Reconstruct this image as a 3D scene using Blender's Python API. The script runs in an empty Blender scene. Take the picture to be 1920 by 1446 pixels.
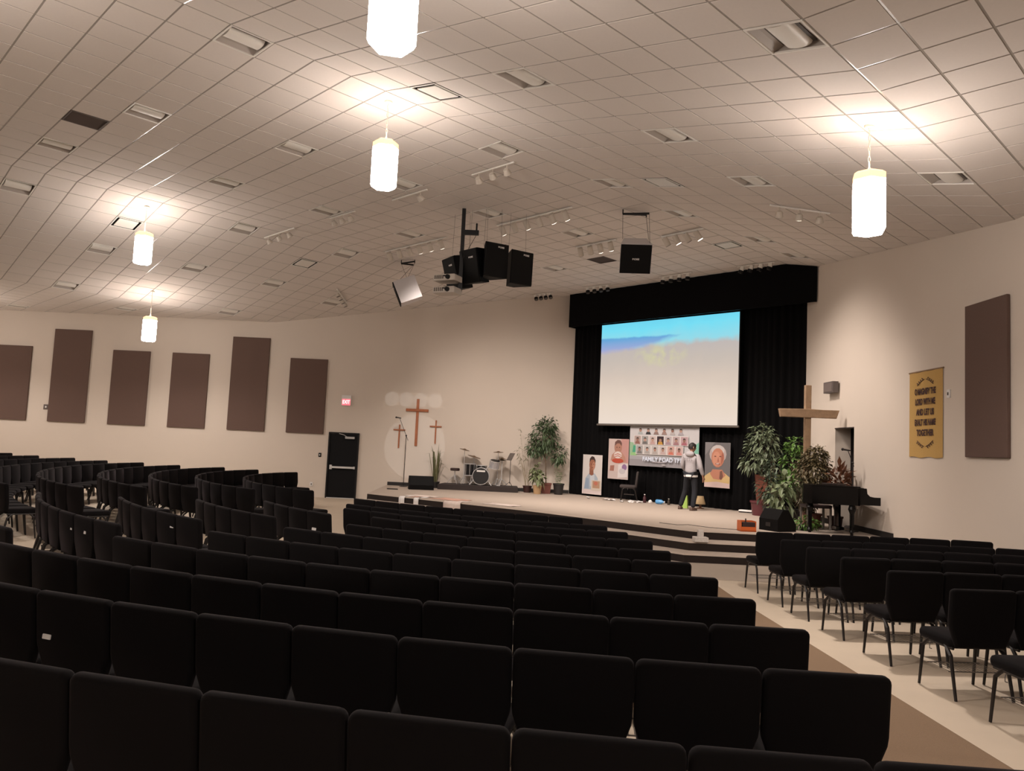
import bpy, math, random
import numpy as np
from mathutils import Matrix, Vector

random.seed(7)
S2 = math.sqrt(2.0)
SC = bpy.context.scene
COL = SC.collection

# ------------------------------------------------------------------ camera
f_px, H = 1444.0, 1.9
cdat = bpy.data.cameras.new('camera')
cdat.sensor_fit = 'HORIZONTAL'; cdat.sensor_width = 36.0
cdat.lens = f_px / 1920.0 * 36.0
cdat.clip_start = 0.05; cdat.clip_end = 200
cam = bpy.data.objects.new('camera', cdat)
COL.objects.link(cam)
_y = np.array([(967 - 960) / f_px, (723 - 838) / f_px, 1.0]); _y /= np.linalg.norm(_y)
_r = math.atan(.046)
_z = np.array([math.sin(_r), math.cos(_r), 0.0]); _z -= _y * (_z @ _y); _z /= np.linalg.norm(_z)
_x = np.cross(_y, _z)
if _x[0] < 0: _x = -_x
MW = np.stack([_x, _y, _z])            # world = MW @ (right, up, forward)
cam.matrix_world = Matrix((
    (MW[0, 0], MW[0, 1], -MW[0, 2], 0.0),
    (MW[1, 0], MW[1, 1], -MW[1, 2], 0.0),
    (MW[2, 0], MW[2, 1], -MW[2, 2], H),
    (0, 0, 0, 1)))
SC.camera = cam

# ------------------------------------------------------------------ world, exposure
w = bpy.data.worlds.new('world'); SC.world = w; w.use_nodes = True
w.node_tree.nodes['Background'].inputs[0].default_value = (.02, .018, .016, 1)
w.node_tree.nodes['Background'].inputs[1].default_value = 0.3
SC.view_settings.view_transform = 'Standard'
SC.view_settings.look = 'None'
SC.view_settings.exposure = 0.0
SC.view_settings.gamma = 1.0
SC.view_settings.use_curve_mapping = False
SC.cycles.use_denoising = True
SC.cycles.max_bounces = 4
SC.cycles.diffuse_bounces = 3
SC.cycles.use_adaptive_sampling = True
SC.cycles.adaptive_threshold = .03
SC.cycles.sample_clamp_indirect = 6.0
PEND_L = 45.0          # radiance of the glowing pendant shades
DOWN_W = 410.0         # watts thrown down by one pendant
WARM = (1.0, .89, .81)
SPOT_W = 420.0         # watts of one lit track head
SPOT_C = (1.0, .87, .78)

# ------------------------------------------------------------------ materials
def lin(r, g, b):
    def f(c):
        c /= 255.0
        return c / 12.92 if c <= .04045 else ((c + .055) / 1.055) ** 2.4
    return (f(r), f(g), f(b), 1.0)

MATS = {}
def mat(name, col, rough=.7, metal=0.0, emit=None, es=0.0, noise=None, bump=None, spec=.5, sheen=0.0, trans=0.0):
    """noise = (scale, amount) colour variation, bump = (scale, strength)"""
    if name in MATS: return MATS[name]
    m = bpy.data.materials.new(name); m.use_nodes = True
    nt = m.node_tree; b = nt.nodes['Principled BSDF']
    col = tuple(col) if len(col) == 4 else (*col, 1)
    b.inputs['Base Color'].default_value = col
    b.inputs['Roughness'].default_value = rough
    b.inputs['Metallic'].default_value = metal
    b.inputs['Specular IOR Level'].default_value = spec
    if sheen:
        b.inputs['Sheen Weight'].default_value = sheen
        b.inputs['Sheen Roughness'].default_value = .4
        b.inputs['Sheen Tint'].default_value = (.75, .6, .66, 1)
    if trans:
        b.inputs['Transmission Weight'].default_value = trans
    if emit:
        b.inputs['Emission Color'].default_value = (*emit[:3], 1)
        b.inputs['Emission Strength'].default_value = es
    if noise or bump:
        tc = nt.nodes.new('ShaderNodeTexCoord')
    if noise:
        n = nt.nodes.new('ShaderNodeTexNoise'); n.inputs['Scale'].default_value = noise[0]
        n.inputs['Detail'].default_value = 2
        nt.links.new(tc.outputs['Object'], n.inputs['Vector'])
        mx = nt.nodes.new('ShaderNodeMix'); mx.data_type = 'RGBA'
        a = noise[1]
        mx.inputs[6].default_value = (*[c * (1 - a) for c in col[:3]], 1)
        mx.inputs[7].default_value = (*[min(1, c * (1 + a)) for c in col[:3]], 1)
        nt.links.new(n.outputs['Fac'], mx.inputs[0])
        nt.links.new(mx.outputs[2], b.inputs['Base Color'])
    if bump:
        n2 = nt.nodes.new('ShaderNodeTexNoise'); n2.inputs['Scale'].default_value = bump[0]
        nt.links.new(tc.outputs['Object'], n2.inputs['Vector'])
        bp = nt.nodes.new('ShaderNodeBump'); bp.inputs['Strength'].default_value = bump[1]
        bp.inputs['Distance'].default_value = .01
        nt.links.new(n2.outputs['Fac'], bp.inputs['Height'])
        nt.links.new(bp.outputs['Normal'], b.inputs['Normal'])
    MATS[name] = m
    return m

M_WALL = mat('painted_wall', (.655, .575, .50), .85, noise=(1.2, .02))
M_TILE = mat('ceiling_tile', (.70, .645, .605), .9, noise=(30, .03))
M_GRID = mat('ceiling_grid_metal', (.36, .33, .30), .22, spec=.6)
M_FIX = mat('white_enamel', (.80, .77, .72), .45)
M_FIXD = mat('fixture_dark', (.10, .085, .075), .7)
M_DARKV = mat('return_grille_brown', (.10, .075, .065), .7)
M_CONC = mat('sealed_concrete', (.60, .50, .39), .55, noise=(3, .06))
M_CARP = mat('brown_carpet', (.235, .155, .095), .95, noise=(240, .35), bump=(300, .4))
M_STAGE = mat('tan_stage_carpet', (.44, .365, .305), .95, noise=(220, .12), bump=(300, .25))
M_PANEL = mat('acoustic_fabric', (.125, .077, .062), .95, noise=(90, .12), bump=(260, .2))
M_BLACK = mat('black_paint', (.006, .0055, .006), .5, spec=.25)
M_BASE = mat('black_rubber_base', (.014, .012, .012), .6)
M_CURT = mat('black_velour', (.0032, .003, .0033), .95, spec=.1, sheen=.012)
M_FAB = mat('charcoal_upholstery', (.0035, .0028, .0031), .95, spec=.15, sheen=.045, noise=(400, .3))
M_FRAME = mat('black_powder_coat', (.010, .007, .0065), .45)
M_WIRE = mat('steel_wire', (.22, .20, .19), .35, metal=.7)
M_WHITE = mat('white_plastic', (.78, .76, .74), .5)
M_PAPER = mat('white_paper', (.85, .82, .80), .8)
M_CHROME = mat('chrome', (.70, .69, .69), .22, metal=.45)
M_WOODX = mat('cross_wood_red', (.34, .105, .035), .5, noise=(12, .25))
M_WOODG = mat('weathered_timber', (.27, .175, .105), .85, noise=(9, .35), bump=(40, .4))
M_SPKB = mat('speaker_grille_black', (.003, .003, .0032), .7, spec=.2, noise=(500, .3))
M_SPKW = mat('speaker_cabinet_pale', (.62, .59, .60), .5)
M_PIANO = mat('ebony_lacquer', (.0016, .0013, .0016), .15, spec=.25)
M_BRASS = mat('cymbal_bronze', (.16, .10, .055), .35, metal=.8)
M_SOIL = mat('soil', (.03, .02, .014), .95)

# ------------------------------------------------------------------ mesh builder
class MB:
    def __init__(s): s.v = []; s.f = []; s.mi = []; s.cur = 0
    def add(s, vs, fs):
        o = len(s.v); s.v += [tuple(v) for v in vs]
        for f in fs: s.f.append([i + o for i in f]); s.mi.append(s.cur)
        return s
    def box(s, c, d, R=None):
        x, y, z = d[0] / 2, d[1] / 2, d[2] / 2
        vs = [Vector((a, b, e)) for e in (-z, z) for b in (-y, y) for a in (-x, x)]
        if R is not None: vs = [R @ v for v in vs]
        vs = [(v[0] + c[0], v[1] + c[1], v[2] + c[2]) for v in vs]
        return s.add(vs, [(0, 2, 3, 1), (4, 5, 7, 6), (0, 1, 5, 4), (2, 6, 7, 3), (0, 4, 6, 2), (1, 3, 7, 5)])
    def cyl(s, p, q, r0, r1=None, n=10, caps=True):
        r1 = r0 if r1 is None else r1
        p, q = Vector(p), Vector(q); d = (q - p).normalized()
        a = d.orthogonal().normalized(); b = d.cross(a)
        vs = []
        for c, r in ((p, r0), (q, r1)):
            for i in range(n):
                t = 2 * math.pi * i / n
                vs.append(c + a * (r * math.cos(t)) + b * (r * math.sin(t)))
        fs = [(i, (i + 1) % n, n + (i + 1) % n, n + i) for i in range(n)]
        if caps: fs += [tuple(range(n))[::-1], tuple(range(n, 2 * n))]
        return s.add(vs, fs)
    def tube(s, pts, r, n=6):
        pts = [Vector(p) for p in pts]
        rs = r if isinstance(r, (list, tuple)) else [r] * len(pts)
        vs = []; prev = None
        for i, p in enumerate(pts):
            d = (pts[min(i + 1, len(pts) - 1)] - pts[max(i - 1, 0)]).normalized()
            a = d.orthogonal().normalized() if prev is None else (prev - d * prev.dot(d)).normalized()
            prev = a; b = d.cross(a)
            for k in range(n):
                t = 2 * math.pi * k / n
                vs.append(p + a * (rs[i] * math.cos(t)) + b * (rs[i] * math.sin(t)))
        fs = []
        for i in range(len(pts) - 1):
            for k in range(n):
                fs.append((i * n + k, i * n + (k + 1) % n, (i + 1) * n + (k + 1) % n, (i + 1) * n + k))
        fs += [tuple(range(n))[::-1], tuple(range((len(pts) - 1) * n, len(pts) * n))]
        return s.add(vs, fs)
    def lathe(s, prof, n=16, c=(0, 0, 0), R=None, caps=True):
        vs = []
        for r, z in prof:
            for k in range(n):
                t = 2 * math.pi * k / n
                v = Vector((r * math.cos(t), r * math.sin(t), z))
                if R is not None: v = R @ v
                vs.append((v[0] + c[0], v[1] + c[1], v[2] + c[2]))
        fs = []
        for i in range(len(prof) - 1):
            for k in range(n):
                fs.append((i * n + k, i * n + (k + 1) % n, (i + 1) * n + (k + 1) % n, (i + 1) * n + k))
        if caps: fs += [tuple(range(n))[::-1], tuple(range((len(prof) - 1) * n, len(prof) * n))]
        return s.add(vs, fs)
    def prism(s, poly, z0, z1, bev=0.0):
        """poly counter-clockwise in xy"""
        n = len(poly)
        rings = [(poly, z0)]
        if bev:
            rings += [(poly, z1 - bev), (inset(poly, bev), z1)]
        else:
            rings += [(poly, z1)]
        vs = [(x, y, z) for pl, z in rings for x, y in pl]
        fs = [tuple(range(n))[::-1], tuple(range((len(rings) - 1) * n, len(rings) * n))]
        for j in range(len(rings) - 1):
            fs += [(j * n + i, j * n + (i + 1) % n, (j + 1) * n + (i + 1) % n, (j + 1) * n + i) for i in range(n)]
        return s.add(vs, fs)
    def cushion(s, outline, t, b, T=None):
        """rounded slab: outline in (a, c) plane ccw, thickness t along the third axis, edge rounding b; T maps (a, c, d) to xyz"""
        T = T or (lambda a, c, d: (a, d, c))
        n = len(outline); rings = []
        for ins, d in ((b, -t / 2), (b * .3, -t / 2 + b * .35), (0, -t / 2 + b), (0, t / 2 - b), (b * .3, t / 2 - b * .35), (b, t / 2)):
            rings.append((inset(outline, ins) if ins else outline, d))
        vs = [T(x, y, d) for pl, d in rings for x, y in pl]
        fs = [tuple(range(n)), tuple(range((len(rings) - 1) * n, len(rings) * n))[::-1]]
        for j in range(len(rings) - 1):
            fs += [(j * n + i, (j + 1) * n + i, (j + 1) * n + (i + 1) % n, j * n + (i + 1) % n) for i in range(n)]
        return s.add(vs, fs)
    def poly(s, pts): return s.add(pts, [tuple(range(len(pts)))])
    def sphere(s, c, r, n=10, m=7, sc=(1, 1, 1)):
        prof = [(max(1e-4, r * math.sin(math.pi * i / m)), -r * math.cos(math.pi * i / m)) for i in range(m + 1)]
        R = Matrix.Diagonal(Vector(sc))
        return s.lathe(prof, n, c, R)
    def mesh(s, name, mats, smooth=False):
        me = bpy.data.meshes.new(name)
        me.from_pydata(s.v, [], s.f)
        for m in (mats if isinstance(mats, (list, tuple)) else [mats]): me.materials.append(m)
        if any(s.mi): me.polygons.foreach_set('material_index', s.mi)
        if smooth:
            me.polygons.foreach_set('use_smooth', [True] * len(me.polygons))
        me.validate(); me.update()
        return me
    def build(s, name, mats, parent=None, smooth=False, loc=None, kind=None):
        return link(name, s.mesh(name, mats, smooth), parent, loc, kind)

def link(name, me, parent=None, loc=None, kind=None):
    o = bpy.data.objects.new(name, me); COL.objects.link(o)
    if parent is not None: o.parent = parent
    if loc is not None: o.location = loc
    if kind: o['kind'] = kind
    return o

def inset(poly, d):
    """move every edge of a ccw polygon inwards by d"""
    n = len(poly); out = []
    for i in range(n):
        p0, p1, p2 = Vector(poly[i - 1]), Vector(poly[i]), Vector(poly[(i + 1) % n])
        e1 = (p1 - p0).normalized(); e2 = (p2 - p1).normalized()
        n1 = Vector((-e1.y, e1.x)); n2 = Vector((-e2.y, e2.x))
        m = (n1 + n2)
        k = max(.3, 1 + n1.dot(n2))
        out.append(tuple(p1 + m * (d / k)))
    return out

def rrect(x0, x1, y0, y1, r, n=4):
    out = []
    for cx, cy, a0 in ((x1 - r, y0 + r, -90), (x1 - r, y1 - r, 0), (x0 + r, y1 - r, 90), (x0 + r, y0 + r, 180)):
        for i in range(n + 1):
            a = math.radians(a0 + 90 * i / n)
            out.append((cx + r * math.cos(a), cy + r * math.sin(a)))
    return out

def tag(o, label, cat, group=None):
    o['label'] = label; o['category'] = cat
    if group: o['group'] = group
    return o

def thing(name, label, cat, loc=(0, 0, 0), rz=0.0, group=None):
    o = bpy.data.objects.new(name, None); COL.objects.link(o)
    o.empty_display_size = .1
    o.location = loc; o.rotation_euler = (0, 0, rz)
    return tag(o, label, cat, group)

def struct(o):
    o['kind'] = 'structure'; return o

def smooth_by_angle(o, deg=40):
    try:
        o.data.set_sharp_from_angle(angle=math.radians(deg))
        o.data.polygons.foreach_set('use_smooth', [True] * len(o.data.polygons))
    except Exception: pass
    return o

def text_part(name, s, size, m, parent, loc, rot=(math.pi / 2, 0, 0), sx=1.0, bold=.0, align='CENTER'):
    cu = bpy.data.curves.new(name, 'FONT'); cu.body = s; cu.size = size
    cu.align_x = align; cu.align_y = 'CENTER'; cu.extrude = .001; cu.offset = bold
    tmp = bpy.data.objects.new(name, cu); COL.objects.link(tmp)
    dg = bpy.context.evaluated_depsgraph_get()
    me = bpy.data.meshes.new_from_object(tmp.evaluated_get(dg))
    bpy.data.objects.remove(tmp); bpy.data.curves.remove(cu)
    me.materials.clear(); me.materials.append(m)
    o = link(name, me, parent, loc); o.rotation_euler = rot; o.scale = (sx, 1, 1)
    return o

ORD = ['first', 'second', 'third', 'fourth', 'fifth', 'sixth', 'seventh', 'eighth', 'ninth', 'tenth', 'eleventh', 'twelfth',
       'thirteenth', 'fourteenth', 'fifteenth', 'sixteenth', 'seventeenth', 'eighteenth', 'nineteenth', 'twentieth',
       'twenty-first', 'twenty-second', 'twenty-third', 'twenty-fourth', 'twenty-fifth', 'twenty-sixth']

# ------------------------------------------------------------------ room geometry constants
XR, YL = 7.2, 24.8             # right wall, left (panel) wall
XB, YB = -21.0, -5.0           # unseen walls
ZS = .49                       # stage level
QC = (2.1, 15.7)               # centre of the seating arcs
QZ = (-1.9, 18.9)              # centre of the far left arcs
def floor_z(x, y):
    k = min(1.0, max(0.0, (24.2 - y) / 2.5))
    return .02 * max(0.0, math.hypot(x - QC[0], y - QC[1]) - 5.0) * k
def uv_xy(u, v): return ((u + v) / S2, (v - u) / S2)
UA, UB, ZLO, ZHI, UC = -2.8, -8.88, 5.58, 6.82, -13.0
SLP = (ZHI - ZLO) / (UA - UB)
def ceil_z(u):
    a = abs(u - UC); a1 = UB - UC; a0 = UA - UC
    return ZHI if a < a1 else ZLO if a > a0 else ZHI - (a - a1) * SLP

# ------------------------------------------------------------------ floor
mb = MB(); st = .5
nx = int((XR - XB) / st) + 2; ny = int((YL - YB) / st) + 2
for j in range(ny):
    for i in range(nx):
        x = min(XR, XB + i * st); y = min(YL, YB + j * st)
        mb.v.append((x, y, floor_z(x, y)))
for j in range(ny - 1):
    for i in range(nx - 1):
        mb.f.append((j * nx + i, j * nx + i + 1, (j + 1) * nx + i + 1, (j + 1) * nx + i)); mb.mi.append(0)
struct(mb.build('floor', M_CONC, smooth=True))
def strip(name, x0, x1, y0, y1, m, dz=.006, n=30, nxs=4):
    mb = MB()
    for j in range(n + 1):
        for i in range(nxs + 1):
            x = x0 + (x1 - x0) * i / nxs; y = y0 + (y1 - y0) * j / n
            mb.v.append((x, y, floor_z(x, y) + dz))
    for j in range(n):
        for i in range(nxs):
            mb.f.append((j * (nxs + 1) + i, j * (nxs + 1) + i + 1, (j + 1) * (nxs + 1) + i + 1, (j + 1) * (nxs + 1) + i)); mb.mi.append(0)
    return struct(mb.build(name, m, smooth=True))
strip('floor_aisle_carpet', .9, 3.05, -4.5, 12.0, M_CARP)

# stage, steps and the carpeted walk in front
EDGE = [(XR, 14.72), (3.42, 14.72), (.25, 17.72), (-3.87, 20.75)]
def off_edge(o):
    out = []
    P = [Vector(p) for p in EDGE]
    ns = []
    for a, b in zip(P, P[1:]):
        d = (b - a).normalized(); ns.append(Vector((d.y, -d.x)))   # candidate normal
    ns = [n if n.dot(Vector((-1, -1.2))) > 0 else -n for n in ns]
    out.append(P[0] + ns[0] * o)
    for i in range(1, len(P) - 1):
        n1, n2 = ns[i - 1], ns[i]; m = n1 + n2
        out.append(P[i] + m * (o / (1 + n1.dot(n2))))
    n = ns[-1]; d = (P[-1] - P[-2]).normalized()
    q = P[-1] + n * o
    t = (-3.92 - q.x) / d.x                       # end on the side line x = -3.92
    out.append(q + d * t)
    return [tuple(p) for p in out]
def stage_poly(o, back):
    e = off_edge(o)                                # from right to left
    return e[::-1] + back                          # ccw: left end -> right end along the front, then back
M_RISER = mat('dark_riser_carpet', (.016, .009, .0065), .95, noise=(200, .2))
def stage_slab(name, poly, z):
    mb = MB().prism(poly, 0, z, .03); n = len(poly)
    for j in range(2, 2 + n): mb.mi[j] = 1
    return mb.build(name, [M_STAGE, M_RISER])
stg = stage_slab('floor_stage', stage_poly(0, [(XR, YL), (-4.1, YL)]), ZS); struct(stg)
s2 = stage_slab('floor_stage_upper_step', stage_poly(.45, [(XR, 16.0), (4.0, 16.0), (0, 19.5), (-3.9, 22.2)]), ZS * 2 / 3); struct(s2)
s1 = stage_slab('floor_stage_lower_step', stage_poly(.90, [(XR, 15.6), (4.0, 15.6), (0, 19.0), (-3.9, 21.9)]), ZS / 3); struct(s1)
fw = MB().prism(stage_poly(2.65, [(XR, 15.0), (4.0, 15.0), (0, 18.4), (-3.9, 21.5)]), -.02, .008).build('floor_front_walk', mat('front_walk_carpet', (.40, .335, .275), .95, noise=(200, .15))); struct(fw)

# ------------------------------------------------------------------ walls
WT = .25
struct(MB().box(((XB + XR) / 2, YL + WT / 2, 3.5), (XR - XB + 2 * WT, WT, 7.6)).build('wall_left', M_WALL))
# right wall with the stage doorway
D0, D1, DZ = 16.50, 17.47, 2.66
mb = MB()
mb.box((XR + WT / 2, (YB + D0) / 2, 3.5), (WT, D0 - YB, 7.6))
mb.box((XR + WT / 2, (D1 + YL) / 2, 3.5), (WT, YL - D1, 7.6))
mb.box((XR + WT / 2, (D0 + D1) / 2, (DZ + 7.3) / 2), (WT, D1 - D0, 7.3 - DZ))
struct(mb.build('wall_right', M_WALL))
struct(MB().box(((XB + XR) / 2, YB - WT / 2, 3.5), (XR - XB + 2 * WT, WT, 7.6)).build('wall_back', M_WALL))
struct(MB().box((XB - WT / 2, (YB + YL) / 2, 3.5), (WT, YL - YB + 2 * WT, 7.6)).build('wall_far_left', M_WALL))
# side passage behind the doorway: pale jamb, unlit room beyond with its darkness put into the colour
struct(MB().box((XR + WT + .05, D1 + .06, (ZS + DZ) / 2), (.10, .12, DZ - ZS)).build('wall_door_jamb', M_WALL))
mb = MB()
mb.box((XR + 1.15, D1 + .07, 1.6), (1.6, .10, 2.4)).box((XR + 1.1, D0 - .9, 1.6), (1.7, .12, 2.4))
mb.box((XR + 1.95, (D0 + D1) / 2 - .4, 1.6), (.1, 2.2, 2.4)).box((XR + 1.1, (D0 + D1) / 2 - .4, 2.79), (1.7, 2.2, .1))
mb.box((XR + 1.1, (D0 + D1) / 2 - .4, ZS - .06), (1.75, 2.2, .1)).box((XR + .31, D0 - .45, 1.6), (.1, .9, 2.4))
struct(mb.build('wall_side_passage', mat('passage_dark', (.035, .028, .026), .85)))
struct(MB().box((XR + .02, (D0 + D1) / 2, DZ - .012), (.07, D1 - D0, .024)).build('trim_1', mat('door_casing_brown', (.05, .035, .03), .6)))
struct(MB().box((XB / 2 - 3.1, YL - .012, .055), (-6.2 - XB - .4, .024, .11)).build('baseboard_left', M_BASE))
struct(MB().box(((1.75 - 4.05) / 2, YL - .012, ZS + .055), (5.8, .024, .11)).build('baseboard_stage_left', M_BASE))
mb = MB().box((XR - .012, (14.75 + D0) / 2, ZS + .055), (.024, D0 - 14.75, .11)).box((XR - .012, (19.1 + D1) / 2, ZS + .055), (.024, 19.1 - D1, .11))
struct(mb.build('baseboard_stage_right', M_BASE))
struct(MB().box((XR - .012, 4.8, .16), (.024, 19.6, .13)).build('baseboard_right', M_BASE))

# ------------------------------------------------------------------ ceiling
T = .565
UL = [UA + T * k for k in range(12, 0, -1)]                                   # low right bay
UL += [UA - (UA - UB) / 11 * k for k in range(0, 11)]                         # right slope
UR_ = 2 * UC - UB; UE = 2 * UC - UA
UL += [UB - (UB - UR_) / 15 * k for k in range(0, 15)]                        # high bay
UL += [UR_ - (UR_ - UE) / 11 * k for k in range(0, 11)]                       # left slope
UL += [UE - T * k for k in range(0, 22)]                                      # low left bay
VL = [4.83 + T * k for k in range(-27, 35)]
def cell_of(u, v):
    i = max(range(len(UL) - 1), key=lambda i: -(abs((UL[i] + UL[i + 1]) / 2 - u)))
    k = int(math.floor((v - VL[0]) / T)); return i, k
def inside(x, y, m=.0): return XB - m < x < XR + m and YB - m < y < YL + m
TROFF = [(-9.32, 3.81), (-6.28, 6.27), (-3.3, 6.30), (-6.06, 8.51), (-8.96, 8.57), (-12.05, 6.10), (-12.19, 3.71), (-15.09, 3.61), (-17.70, 3.38),
         (-14.91, 6.00), (-8.70, 10.85), (-5.84, 10.78), (-2.98, 10.74), (-14.67, 8.38), (-11.80, 8.55), (-11.72, 10.81), (-8.43, 12.95), (-14.52, 10.72),
         (-17.34, 10.51), (-17.41, 8.14), (-20.18, 5.63), (-20.01, 7.95), (-20.04, 10.35), (-22.95, 5.54), (-25.17, 7.73), (-22.72, 10.22), (-20.49, 12.72),
         (-11.49, 13.13), (-8.32, 15.18), (-7.83, 16.98), (-14.30, 15.44), (-27.93, 5.45)]
RETURN = [(-13.33, 3.69), (-12.61, 15.56)]
SUPPLY = [(-7.84, 6.19), (-18.40, 5.62), (-18.35, 10.40), (-8.99, 16.10), (-7.48, 10.70)]
used = {}
for kind, L in (('t', TROFF), ('r', RETURN), ('s', SUPPLY)):
    for u, v in L: used[cell_of(u, v)] = kind
def cell_matrix(i, k):
    u0, u1 = UL[i], UL[i + 1]; uc = (u0 + u1) / 2; vc = VL[k] + T / 2
    z0, z1 = ceil_z(u0), ceil_z(u1)
    ev = Vector((1, 1, 0)) / S2
    es = Vector(((u0 - u1) / S2, -(u0 - u1) / S2, z0 - z1)); L = es.length; es /= L
    n = es.cross(ev)
    if n.z < 0: n = -n
    n = es.cross(ev) if es.cross(ev).z > 0 else ev.cross(es)
    x, y = uv_xy(uc, vc)
    ex = es; ey = n.cross(es)
    m = Matrix((( ex.x, ey.x, n.x, x), (ex.y, ey.y, n.y, y), (ex.z, ey.z, n.z, (z0 + z1) / 2), (0, 0, 0, 1)))
    return m, L
def cam_px(p):
    d = np.array([p[0], p[1], p[2] - H]); c = MW.T @ d
    return (960 + f_px * c[0] / c[2], 723 - f_px * c[1] / c[2], c[2]) if c[2] > .1 else (-9e3, -9e3, c[2])
back = MB(); cells = []
for i in range(len(UL) - 1):
    for k in range(len(VL) - 1):
        m, L = cell_matrix(i, k)
        cx, cy = m[0][3], m[1][3]
        if not inside(cx, cy, .42): continue
        if (i, k) not in used:
            h = .0
            vs = [m @ Vector((a * L / 2, b * T / 2, h)) for a, b in ((-1, -1), (1, -1), (1, 1), (-1, 1))]
            back.add([tuple(v) for v in vs], [(0, 1, 2, 3)])
        cells.append((i, k, m, L))
ceiling = struct(back.build('ceiling', M_GRID))
free = []
for i, k, m, L in cells:
    if (i, k) in used: continue
    c = m @ Vector((0, 0, 0)); px, py, d = cam_px(c)
    vis = -60 < px < 1980 and -60 < py < 1000 and d > 0
    full = XB + .3 < c.x < XR - .41 and YB + .3 < c.y < YL - .41
    free.append((d if vis and full else 1e3 + c.length, i, k, m, L, full))
free.sort(key=lambda t: t[0])
tile_mesh = {}
GAP, TT = .024, .005
rest = MB()
def clip_poly(vs):
    """clip a polygon (3D points) to the room rectangle"""
    for ax, lim, sg in ((0, XR - .002, 1), (0, XB + .002, -1), (1, YL - .002, 1), (1, YB + .002, -1)):
        out = []
        for a, b in zip(vs, vs[1:] + vs[:1]):
            ia, ib = sg * a[ax] <= sg * lim, sg * b[ax] <= sg * lim
            if ia: out.append(a)
            if ia != ib:
                t = (lim - a[ax]) / (b[ax] - a[ax]); out.append(a + (b - a) * t)
        vs = out
        if not vs: return []
    return vs
for n, (d, i, k, m, L, full) in enumerate(free):
    if n < 300 and d < 1e3:
        key = round(L, 3)
        if key not in tile_mesh:
            tile_mesh[key] = MB().box((0, 0, -TT / 2), (L - GAP, T - GAP, TT)).mesh('ceiling_tile', M_TILE)
        o = link('ceiling_tile', tile_mesh[key], ceiling); o.matrix_basis = m
    else:
        q = [m @ Vector((a * (L - GAP) / 2, b * (T - GAP) / 2, -TT)) for a, b in ((-1, -1), (1, -1), (1, 1), (-1, 1))]
        if not full: q = clip_poly(q)
        if len(q) < 3: continue
        up = [v + Vector((0, 0, TT)) for v in q]; nn = len(q)
        rest.add([tuple(v) for v in q + up], [tuple(range(nn))[::-1]] + [(a, (a + 1) % nn, nn + (a + 1) % nn, nn + a) for a in range(nn)])
rest.build('distant_ceiling_tiles', M_TILE, ceiling, kind='stuff')
PLN = ['low right ceiling bay', 'right sloping ceiling', 'high central ceiling', 'left sloping ceiling', 'low left ceiling bay']
def plane_of(u):
    return 0 if u > UA else 1 if u > UB else 2 if u > UR_ else 3 if u > UE else 4

M_PAN = mat('troffer_pan_shaded', (.42, .375, .34), .6)  # darker than the white enamel: recess shade put into the pan colour
def troffer_meshes(L):
    a, b, dp = L / 2 - .004, T / 2 - .004, .085
    h = MB()
    fr = .022
    for sx in (-1, 1): h.box((sx * (a - fr / 2), 0, -.004), (fr, 2 * b, .016))
    for sy in (-1, 1): h.box((0, sy * (b - fr / 2), -.004), (2 * a - 2 * fr, fr, .016))
    h.cur = 1
    # curved reflector pan: profile across x, swept along y
    n = 10; vs = []
    for j, y in enumerate((-b, b)):
        for q in range(n + 1):
            x = -a + fr + (2 * a - 2 * fr) * q / n
            vs.append((x, y, dp * math.sin(math.pi * q / n) ** .6))
    h.add(vs, [(q, q + 1, n + 2 + q, n + 1 + q) for q in range(n)])
    for y in (-b + .01, b - .01):
        h.add([(-a + fr, y, 0)] + [(-a + fr + (2 * a - 2 * fr) * q / n, y, dp * math.sin(math.pi * q / n) ** .6) for q in range(n + 1)] + [(a - fr, y, 0)], [tuple(range(n + 3))])
    bk = MB(); vs = []; w2 = a * .46
    for y in (-b + .05, b - .05):
        for q in range(n + 1):
            t = math.pi * q / n
            vs.append((-w2 * math.cos(t), y, dp * .62 - .058 * math.sin(t) ** .7))
    bk.add(vs, [(q, q + 1, n + 2 + q, n + 1 + q) for q in range(n)])
    bk.add([vs[q] for q in range(n + 1)], [tuple(range(n + 1))])
    bk.add([vs[n + 1 + q] for q in range(n + 1)], [tuple(range(n + 1))])
    slot = MB()  # dark strips in the gaps beside the basket, standing in for shade
    for sx in (-1, 1): slot.box((sx * (w2 + .018), 0, dp * .62), (.036, 2 * b - .07, .010))
    return h.mesh('housing', [M_FIX, M_PAN]), bk.mesh('basket', M_FIX, True), slot.mesh('slot', M_FIXD)
tm = {}
lst = []
for u, v in TROFF:
    i, k = cell_of(u, v); m, L = cell_matrix(i, k)
    lst.append((Vector((m[0][3], m[1][3], m[2][3])).length, plane_of((UL[i] + UL[i + 1]) / 2), m, L))
lst.sort(key=lambda t: t[0]); cnt = {}
for d, p, m, L in lst:
    key = round(L, 3)
    if key not in tm: tm[key] = troffer_meshes(L)
    q = cnt.get(p, 0); cnt[p] = q + 1
    t = thing('recessed_troffer', 'unlit square recessed light fixture, %s nearest on the %s' % (ORD[q], PLN[p]), 'ceiling light', group='unlit recessed ceiling lights')
    t.matrix_basis = m
    for nm, me in zip(('housing', 'basket', 'slot'), tm[key]): link(nm, me, t)
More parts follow.
